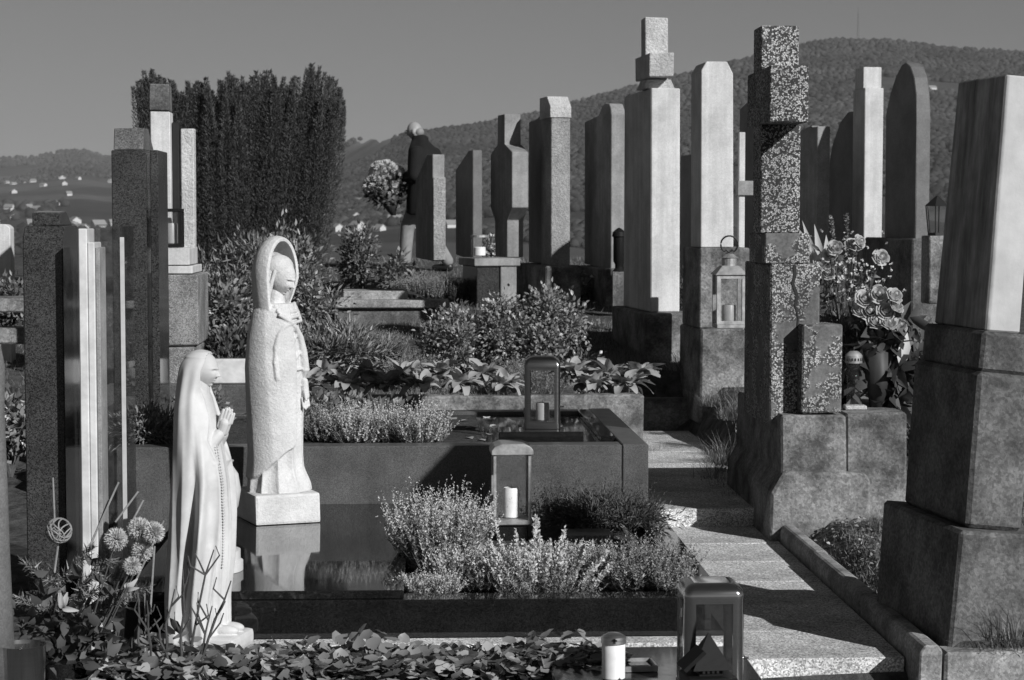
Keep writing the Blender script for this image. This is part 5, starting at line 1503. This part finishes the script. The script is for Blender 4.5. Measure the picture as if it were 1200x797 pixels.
# ivy along the front
IV = []
for q in range(4):
    r_ = random.Random(q + 3)
    pts = [(0, 0), (.36, -.14), (.60, .12), (.55, .42), (.38, .72), (0, 1.02), (-.38, .72), (-.55, .42), (-.60, .12), (-.36, -.14)]
    v = [(0, .38, -.05)] + [(x * (1 + r_.uniform(-.1, .1)), y * (1 + r_.uniform(-.06, .06)), .12 * abs(x) + r_.uniform(-.05, .05)) for x, y in pts]
    f = [(0, i + 1, (i + 1) % len(pts) + 1) for i in range(len(pts))]
    IV.append((np.array(v), [np.array(f)]))
IVM = [mesh_np('ivy_leaf', v * .038, f, False) for v, f in IV]
labs = ('left end beside the bare twigs', 'below the praying statue base', 'before the polished plate', 'before the large pale heather', 'before the white heather', 'right end beside the lidded candle')
for i, px in enumerate((175, 285, 385, 480, 580, 670)):
    p = on(px, 772, .04)
    t = thing('ivy_plant', 'low ivy at the bottom edge, ' + labs[i], 'ivy', (p.x, p.y, 0), 0, 'ivy along the bottom edge')
    for k in range(46):
        x, y = rng.uniform(-.17, .17), rng.uniform(-.16, .13)
        z = .05 + .05 * math.sin(9 * (x + p.x)) * math.cos(11 * y) + rng.uniform(-.03, .04) - .1 * max(0, -y) 
        if i == 5 and x > .08: z -= .03
        o = obj('leaf', IVM[k % 4], M['lf_ivy'], t, (x, y, max(.01, z)))
        o.rotation_euler = (rng.uniform(-.2, 1.0), rng.uniform(-.5, .5), rng.uniform(0, 6.28)); s = rng.uniform(.8, 1.4); o.scale = (s, s, s)
    n = 420
    P = np.stack([rng.uniform(-.19, .19, n), rng.uniform(-.18, .15, n), rng.uniform(0, .06, n)], -1)
    D = rng.normal(size=(n, 3)) * [1, 1, .4]
    fo = obj('foliage', mesh_np('foliage', *scatter(IV[1], P, D, np.tile([0, 0, 1.0], (n, 1)) + rng.normal(0, .4, (n, 3)), .04, .04)), M['lf_ivy'], t)
    fo['kind'] = 'stuff'
    vn = MB()
    for k in range(8):
        a_ = rng.uniform(0, 6.28); vn.tube([(0, 0, 0), (.07 * math.cos(a_), .07 * math.sin(a_), .04), (.15 * math.cos(a_), .13 * math.sin(a_), .03)], .0025, 5)
    obj('vine', vn, M['twig'], t)

# bare pruned twigs before the praying statue
def twig_plant(loc, label, specs, seed):
    t = thing('bare_twigs', label, 'twigs', loc)
    r_ = random.Random(seed)
    for (dx, h_, lean, br) in specs:
        mb_ = MB()
        pts = [Vector((dx, 0, 0))]
        for k in range(5): pts.append(pts[-1] + Vector((lean * h_ / 5 + r_.uniform(-.012, .012), r_.uniform(-.01, .01), h_ / 5)))
        mb_.tube(pts, [.0055, .005, .0045, .004, .0034, .002], 6)
        for b_i in range(br):
            s_ = pts[r_.randint(2, 4)]; e = s_ + Vector((r_.choice((-1, 1)) * r_.uniform(.02, .05), r_.uniform(-.02, .02), r_.uniform(.03, .08)))
            e2 = e + Vector((r_.uniform(-.015, .015), 0, r_.uniform(.02, .04)))
            mb_.tube([s_, e, e2], [.0035, .003, .002], 5)
        obj('twig', mb_, M['twig'], t)
    return t
tw = on(225, 790, .0)
twig_plant((tw.x, 6.7, .0), 'bare pruned rose twigs standing before the praying statue', ((-.08, .30, .12, 2), (-.045, .36, .10, 3), (-.02, .43, .28, 4), (.01, .24, .32, 3), (.02, .33, .36, 4), (-.12, .26, -.12, 2), (-.15, .31, -.05, 1), (-.06, .2, -.3, 1)), 4)

# left foreground flower arrangement
fa = thing('flower_arrangement', 'autumn grave arrangement of fir, lilies and round pale mums at bottom left', 'flower arrangement', (at(75, 700, 6.75).x, 6.75, .0))
AX = at(75, 700, 6.75)
def fa_at(px, py, dd=6.75):
    p = at(px, py, dd); return Vector((p.x - AX.x, dd - 6.75, p.z))
# fir sprays
parts = []
for (p0, p1) in (((70, 720), (170, 650)), ((80, 715), (140, 625)), ((75, 700), (175, 690)), ((60, 690), (110, 640)), ((90, 720), (150, 700)), ((70, 690), (30, 660)), ((60, 720), (20, 700)), ((90, 690), (130, 655))):
    a_, b_ = fa_at(*p0), fa_at(*p1); n = 190
    t_ = rng.uniform(0, 1, n)
    P = np.array(a_)[None] * (1 - t_)[:, None] + np.array(b_)[None] * t_[:, None] + rng.normal(0, .004, (n, 3))
    ax = np.array((b_ - a_).normalized())
    D = ax[None] * .8 + unit(n) * .9
    parts.append(scatter(NEEDLE, P, D, None, .034, .005))
obj('fir_sprays', mesh_np('fir_sprays', *merge(parts)), M['lf_mid'], fa)
n = 260
P = np.stack([rng.normal(0, .12, n), rng.normal(0, .06, n), np.abs(rng.normal(.14, .1, n))], -1)
obj('foliage', mesh_np('foliage', *scatter(LEAF6, P, rng.normal(size=(n, 3)) + [0, 0, .3], None, .065, .038)), M['lf_dark'], fa)
for i, (px, py, r_) in enumerate(((136, 632, 15), (163, 620, 15), (180, 624, 14), (167, 645, 14), (155, 663, 12))):
    c_ = fa_at(px, py, 6.7 + .03 * (i % 2)); rr = r_ * 6.7 / F
    u_ = unit(1000)
    stk = obj('stalk', MB().tube([c_ * 1.0, Vector((c_.x * .55, c_.y, c_.z * .4)), Vector((.02, 0, .02))], .0026, 6), M['lf_dark'], fa)
    o = obj('mum_bloom', mesh_np('mum_bloom', *scatter(KITE, u_ * rr * .35, u_ + rng.normal(0, .25, (1000, 3)), None, rr * .64 * rng.uniform(.8, 1.1, 1000), rr * .13)), M['petal'], stk, c_)
for (p0, p1) in (((105, 640), (139, 565)), ((135, 612), (162, 576)), ((100, 655), (128, 585)), ((140, 640), (168, 586)), ((150, 700), (192, 610)), ((64, 610), (62, 560)), ((60, 700), (68, 640)), ((170, 770), (170, 688)), ((176, 720), (181, 640))):
    obj('stick', MB().tube([fa_at(*p0, 6.8), fa_at(*p1, 6.85)], .0035, 6), M['wood'], fa)
wb = obj('wicker_ball', None or bpy.data.meshes.new('wicker_ball'), M['wood'], fa, fa_at(69, 622, 6.7))
wm = MB()
for k in range(13):
    nn = Vector(unit(1)[0]); e1 = nn.orthogonal().normalized(); e2 = nn.cross(e1)
    wm.tube([(e1 * math.cos(q) + e2 * math.sin(q)) * .042 + nn * .006 * math.sin(3 * q) for q in np.linspace(0, 6.283, 22)], .0025, 5)
wb.data = wm.mesh('wicker_ball'); wb.data.materials.append(M['wood'])
_lm = broad_leaf_mesh('tmp', 1, .24, 1.1, .5)
LILY = (np.array([v_.co[:] for v_ in _lm.vertices]), [np.array([list(p_.vertices) for p_ in _lm.polygons])])
bpy.data.meshes.remove(_lm)
for (px, py, sc_) in ((74, 712, .8), (150, 690, .7)):
    c_ = fa_at(px, py, 6.62); n = 5
    dd = rng.normal(0, .55, (n, 3)) + [.3, -.35, .45]
    obj('lily', mesh_np('lily', *scatter(LILY, np.zeros((n, 3)), dd, np.tile([0, -1.0, 0], (n, 1)), .055 * sc_, .055 * sc_), True), M['petal_mid'], fa, c_)
obj('pot', auto_smooth(MB().lathe([(.07, -.1), (.085, .02), (.09, .05), (.08, .05)], 24).mesh('pot')), M['granite_black'], fa)
vp = at(27, 790, 6.3)
t = thing('silver_vase', 'shiny metal vase cut by the bottom left corner', 'vase', (vp.x, 6.3, 0))
obj('body', auto_smooth(MB().lathe([(.06, -.1), (.068, .05), (.072, zat(757, 6.3)), (.074, zat(755, 6.3)), (.070, zat(755, 6.3)), (.066, zat(762, 6.3)), (.06, .0)], 28).mesh('body')), M['steel'], t)
for (px, lab) in ((118, 'pale narrow marble post low at bottom left'),):
    p = at(px, 760, 6.9)
    o = obj('marble_post', MB().box(-.035, .035, 0, .05, -.1, zat(727, 6.9), .003), M['marble'], None, (p.x, 6.9, 0)); tag(o, lab, 'post')

# rose bouquet by the cross
def rose_mesh(name, r, seed=1):
    """closed bud in the middle, three rings of broad overlapping petals that roll outwards"""
    rr_ = random.Random(seed); pp = []
    for ring, (np_, r0, h0, lean, curl) in enumerate(((3, .30, 1.05, .0, .05), (4, .48, .98, .18, .15), (5, .66, .84, .38, .30), (5, .80, .62, .70, .36))):
        for k in range(np_):
            a_ = 2 * math.pi * (k + .5 * ring) / np_ + rr_.uniform(-.25, .25); hh_ = h0 * rr_.uniform(.9, 1.08); wd = 2 * math.pi / np_ * .80
            v, f = [], []
            for i in range(6):
                t_ = i / 5
                rad = r * (r0 * (.35 + .65 * math.sin(math.pi / 2 * min(1, t_ * 1.5))) + lean * .25 * t_ + curl * max(0, t_ - .7) ** 1.5 * 2.2)
                z = r * (hh_ * t_ - curl * .5 * max(0, t_ - .75) * 2)
                for j in range(7):
                    u_ = (j - 3) / 3
                    q = a_ + u_ * wd * .62 * (.55 + .45 * math.sin(math.pi * (.15 + .7 * t_)))
                    v.append((rad * math.cos(q), rad * math.sin(q), z - r * .16 * u_ * u_ * t_ + r * rr_.uniform(-.02, .02)))
            for i in range(5):
                for j in range(6): f.append((i * 7 + j, i * 7 + j + 1, i * 7 + j + 8, i * 7 + j + 7))
            pp.append((np.array(v), [np.array(f)]))
    bud = MB().ell((0, 0, r * .5), (r * .27, r * .27, r * .52), 12, 8)
    quads = [q for q in bud.f if len(q) == 4]
    pp.append((np.array(bud.v), [np.array(quads)]))
    return mesh_np(name, *merge(pp), True)
RMS = [rose_mesh('rose', .05, q) for q in range(4)]
def bouquet(label, d, roses, leaf_c, nl, ll, base, filler=0, name='rose_bouquet'):
    bp_ = at(base[0], base[1], d)
    t = thing(name, label, 'bouquet', (bp_.x, d, bp_.z))
    for i, (px, py, s, tl) in enumerate(roses):
        c_ = at(px, py, d - .03 * (i % 3)) - Vector((bp_.x, d, bp_.z))
        stm = obj('rose_stem', MB().tube([c_, c_ * .5 + Vector((0, .02, 0)), Vector((0, 0, 0))], .004, 5), M['lf_dark'], t)
        o = obj('rose', RMS[i % 4], M['petal_mid'], stm, c_)
        o.rotation_euler = Euler((R(55) + rng.uniform(-.35, .35), rng.uniform(-.3, .3), tl)); o.scale = (s, s, s * rng.uniform(.85, 1.15))
    for (cx, cy, rx, rz, n, L_, W_, mt) in leaf_c:
        c_ = np.array(at(cx, cy, d + .05) - Vector((bp_.x, d, bp_.z)))
        P = rng.normal(0, .5, (n, 3)) * [rx, .08, rz] + c_
        obj('foliage', mesh_np('foliage', *scatter(LEAF6, P, rng.normal(size=(n, 3)) + [0, -.3, .2], None, L_, W_), True), M[mt], t)
    if filler:
        c_ = np.array(at(1000, 320, d - .05) - Vector((bp_.x, d, bp_.z)))
        FP = rng.normal(0, 1, (filler, 3)) * [.10, .05, .09] + c_
        pp = [scatter(KITE, FP, unit(filler), None, .014, .012) for q in range(5)]
        obj('filler_flowers', mesh_np('filler_flowers', *merge(pp)), M['petal'], t, kind='stuff')
        obj('filler_stems', mesh_np('filler_stems', *scatter(NEEDLE, FP * .1, FP, None, np.linalg.norm(FP, axis=1) * .95, .003)), M['lf_mid'], t)
    return t
b1 = bouquet('tall bouquet of pale roses and white sprigs right of the cross', 10.15, ((962, 312, .9, .2), (973, 300, .8, -.5), (978, 292, .8, -.2), (1000, 290, .9, .1), (1005, 284, .7, .6), (1031, 303, .85, .3), (970, 322, .7, 0)),
             ((985, 340, .16, .22, 160, .06, .022, 'lf_mid'), (990, 390, .14, .2, 120, .09, .04, 'lf_dark')), 0, 0, (990, 430), 110)
for (p0, p1, w_) in (((955, 330), (943, 258), .028), ((960, 330), (957, 262), .03), ((966, 320), (970, 275), .03), ((958, 310), (935, 265), .022)):
    a_, b_ = at(*p0, 10.2), at(*p1, 10.2); o0 = b1.location
    V_, F_ = scatter(LEAF6, [list(a_ - o0)], [list(b_ - a_)], [[0.2, -1, 0]], (b_ - a_).length, w_ * 1.6)
    obj('pale_leaf', mesh_np('pale_leaf', V_, F_, True), M['petal_mid'], b1)
for px0, px1, ytop in ((980, 973, 254), (992, 992, 252)):
    a_, b_ = at(px0, 310, 10.25) - b1.location, at(px1, ytop, 10.25) - b1.location
    n = 260; t_ = rng.uniform(0, 1, n)
    P = np.array(a_)[None] * (1 - t_)[:, None] + np.array(b_)[None] * t_[:, None]
    obj('flower_spike', mesh_np('flower_spike', *scatter(KITE, P, unit(n) + [0, 0, .6], None, .018, .01)), M['lf_mid'], b1)
obj('vase', auto_smooth(MB().lathe([(.05, zl - b1.location.z), (.06, zl - b1.location.z + .05), (.045, .02), (.055, .05)], 20).mesh('vase')), M['granite_black'], b1)
b2_ = bouquet('dense bunch of pale roses over dark leaves beside the leaning monument', 9.95, ((1012, 352, .95, .1), (1030, 346, .9, -.2), (1046, 349, .85, .3), (1018, 366, 1.0, 0), (1036, 366, .95, .2), (1048, 362, .8, .5), (1008, 366, .8, -.4), (1026, 380, .9, .1), (1040, 382, .85, -.1), (1052, 384, .8, .3)),
              ((1030, 395, .16, .12, 160, .09, .045, 'lf_dark'), (1030, 425, .2, .18, 150, .14, .07, 'lf_dark'), (1058, 445, .14, .12, 60, .16, .07, 'lf_dark')), 0, 0, (1028, 440), 0, 'rose_bunch')
obj('wrapper', MB().rings([[(.035 * math.cos(q), .035 * math.sin(q), zl - b2_.location.z) for q in np.linspace(0, 6.28, 16, endpoint=False)], [(.08 * math.cos(q), .07 * math.sin(q), .12 + .02 * math.sin(5 * q)) for q in np.linspace(0, 6.28, 16, endpoint=False)]]).sm(), M['paper'], b2_)
V_, F_ = scatter(LEAF6, [[.10, -.05, .05]], [[.25, 0, 1]], [[0, -1, 0]], .17, .07)
obj('white_ribbon', mesh_np('white_ribbon', V_, F_, True), M['petal'], b2_)

# grass, ground cover and litter
def grass(name, label, boxes, h, w, mat='lf_grass', zoff=0):
    P, D, L_ = [], [], []
    for (x0, x1, y0, y1, n, hk) in boxes:
        x, y = rng.uniform(x0, x1, n), rng.uniform(y0, y1, n)
        dens = np.sin(5.1 * x + 2.2 * y) + np.sin(3.7 * y - 4.1 * x + 1) + rng.normal(0, .6, n)
        k_ = dens > -.6
        x, y = x[k_], y[k_]
        P.append(np.stack([x, y, gz(x, y) - .004], -1)); D.append(rng.normal(0, .45, (len(x), 3)) + [0, 0, 1]); L_.append(h * hk * rng.uniform(.4, 1.2, len(x)))
    P, D, L_ = np.concatenate(P), np.concatenate(D), np.concatenate(L_)
    o = obj(name, mesh_np(name, *scatter(NEEDLE, P, D, None, L_, w)), M[mat])
    tag(o, label, None, kind='stuff'); return o
grass('grass', 'short rough grass between the right gravestones and beside the path', ((1.40, 3.2, 7.15, 10.2, 26000, .6), (1.35, 4.5, 10.2, 15, 15000, 1.0), (.6, 1.1, 13.9, 15.4, 3500, 1.2), (-1.5, 1.0, 14.4, 17, 12000, .9), (-4, 4.5, 17, 27, 26000, 1.2), (-4, -.5, 11.6, 17, 9000, 1.0), (-1.2, .55, 12.6, 14.2, 5000, 1.0)), .06, .005)
def litter():
    n = 2600
    x, y = rng.uniform(1.4, 2.3, n), rng.uniform(7.2, 9.9, n)
    P = np.stack([x, y, gz(x, y) + rng.uniform(.0, .02, n)], -1)
    o = obj('clover_and_leaf_litter', mesh_np('litter', *scatter(LEAF6, P, rng.normal(size=(n, 3)) * [1, 1, .35], np.tile([0, 0, 1.0], (n, 1)) + rng.normal(0, .4, (n, 3)), .022, .018)), M['lf_ivy'])
    tag(o, 'clover and fallen leaves between cross base and leaning monument', None, kind='stuff')
litter()
def tuft(px, py, d, n, h, label, zz=None, spread=.5):
    p = at(px, py, d); z = float(gz(p.x, d)) if zz is None else zz
    n = int(n * 2.2)
    t = thing('grass_tuft', label, 'grass tuft', (p.x, d, z - .005), 0, 'grass tufts beside path and stones')
    a_ = rng.uniform(0, 6.28, n); r_ = rng.uniform(0, .12, n)
    P = np.stack([r_ * np.cos(a_), r_ * np.sin(a_), np.zeros(n)], -1)
    D = np.stack([np.cos(a_) * spread, np.sin(a_) * spread, np.ones(n)], -1) + rng.normal(0, .42, (n, 3))
    BL = (np.array([[-.5, 0, 0], [.5, 0, 0], [-.4, .55, .05], [.4, .55, .05], [0, 1, -.15]]), [np.array([[0, 1, 3, 2]]), np.array([[2, 3, 4]])])
    obj('blades', mesh_np('blades', *scatter(BL, P, D, np.tile([0, 0, 1.0], (n, 1)), h * rng.uniform(.3, 1.15, n), .0032)), M['lf_grass'], t)
for a_ in ((848, 500, 11.9, 150, .24, 'long grass tuft between upper path and cross base'), (862, 480, 12.5, 130, .2, 'grass tuft behind the cross base by the upper path'), (762, 498, 12.6, 60, .1, 'small weed at the corner of the upper path'), (835, 525, 11.2, 90, .14, 'low grass at the right edge of the upper path'),
           (1030, 560, 9.9, 140, .2, 'grass tuft right of the cross ledge'), (1045, 600, 9.2, 120, .16, 'grass tuft left of the leaning monument foot'), (1192, 735, 6.93, 120, .2, 'grass tuft at the right edge before the leaning monument', .05), (1160, 752, 6.92, 60, .09, 'low weeds along the cross kerb', .05),
           (856, 540, 10.9, 120, .12, 'dense grass along the right side of the upper path'), (868, 570, 10.5, 120, .10, 'grass at the foot of the cross base by the upper step'), (846, 515, 11.5, 130, .16, 'leaning grass beside the middle of the upper path'), (840, 470, 13.2, 130, .14, 'grass between the stone step and cross base'), (820, 452, 13.9, 100, .12, 'grass growing over the stone step'),
           (800, 430, 14.2, 120, .2, 'grass tuft at the base of the tapered stone'), (735, 425, 14.0, 120, .18, 'grass tuft left of the white cross stone base')):
    tuft(*a_)
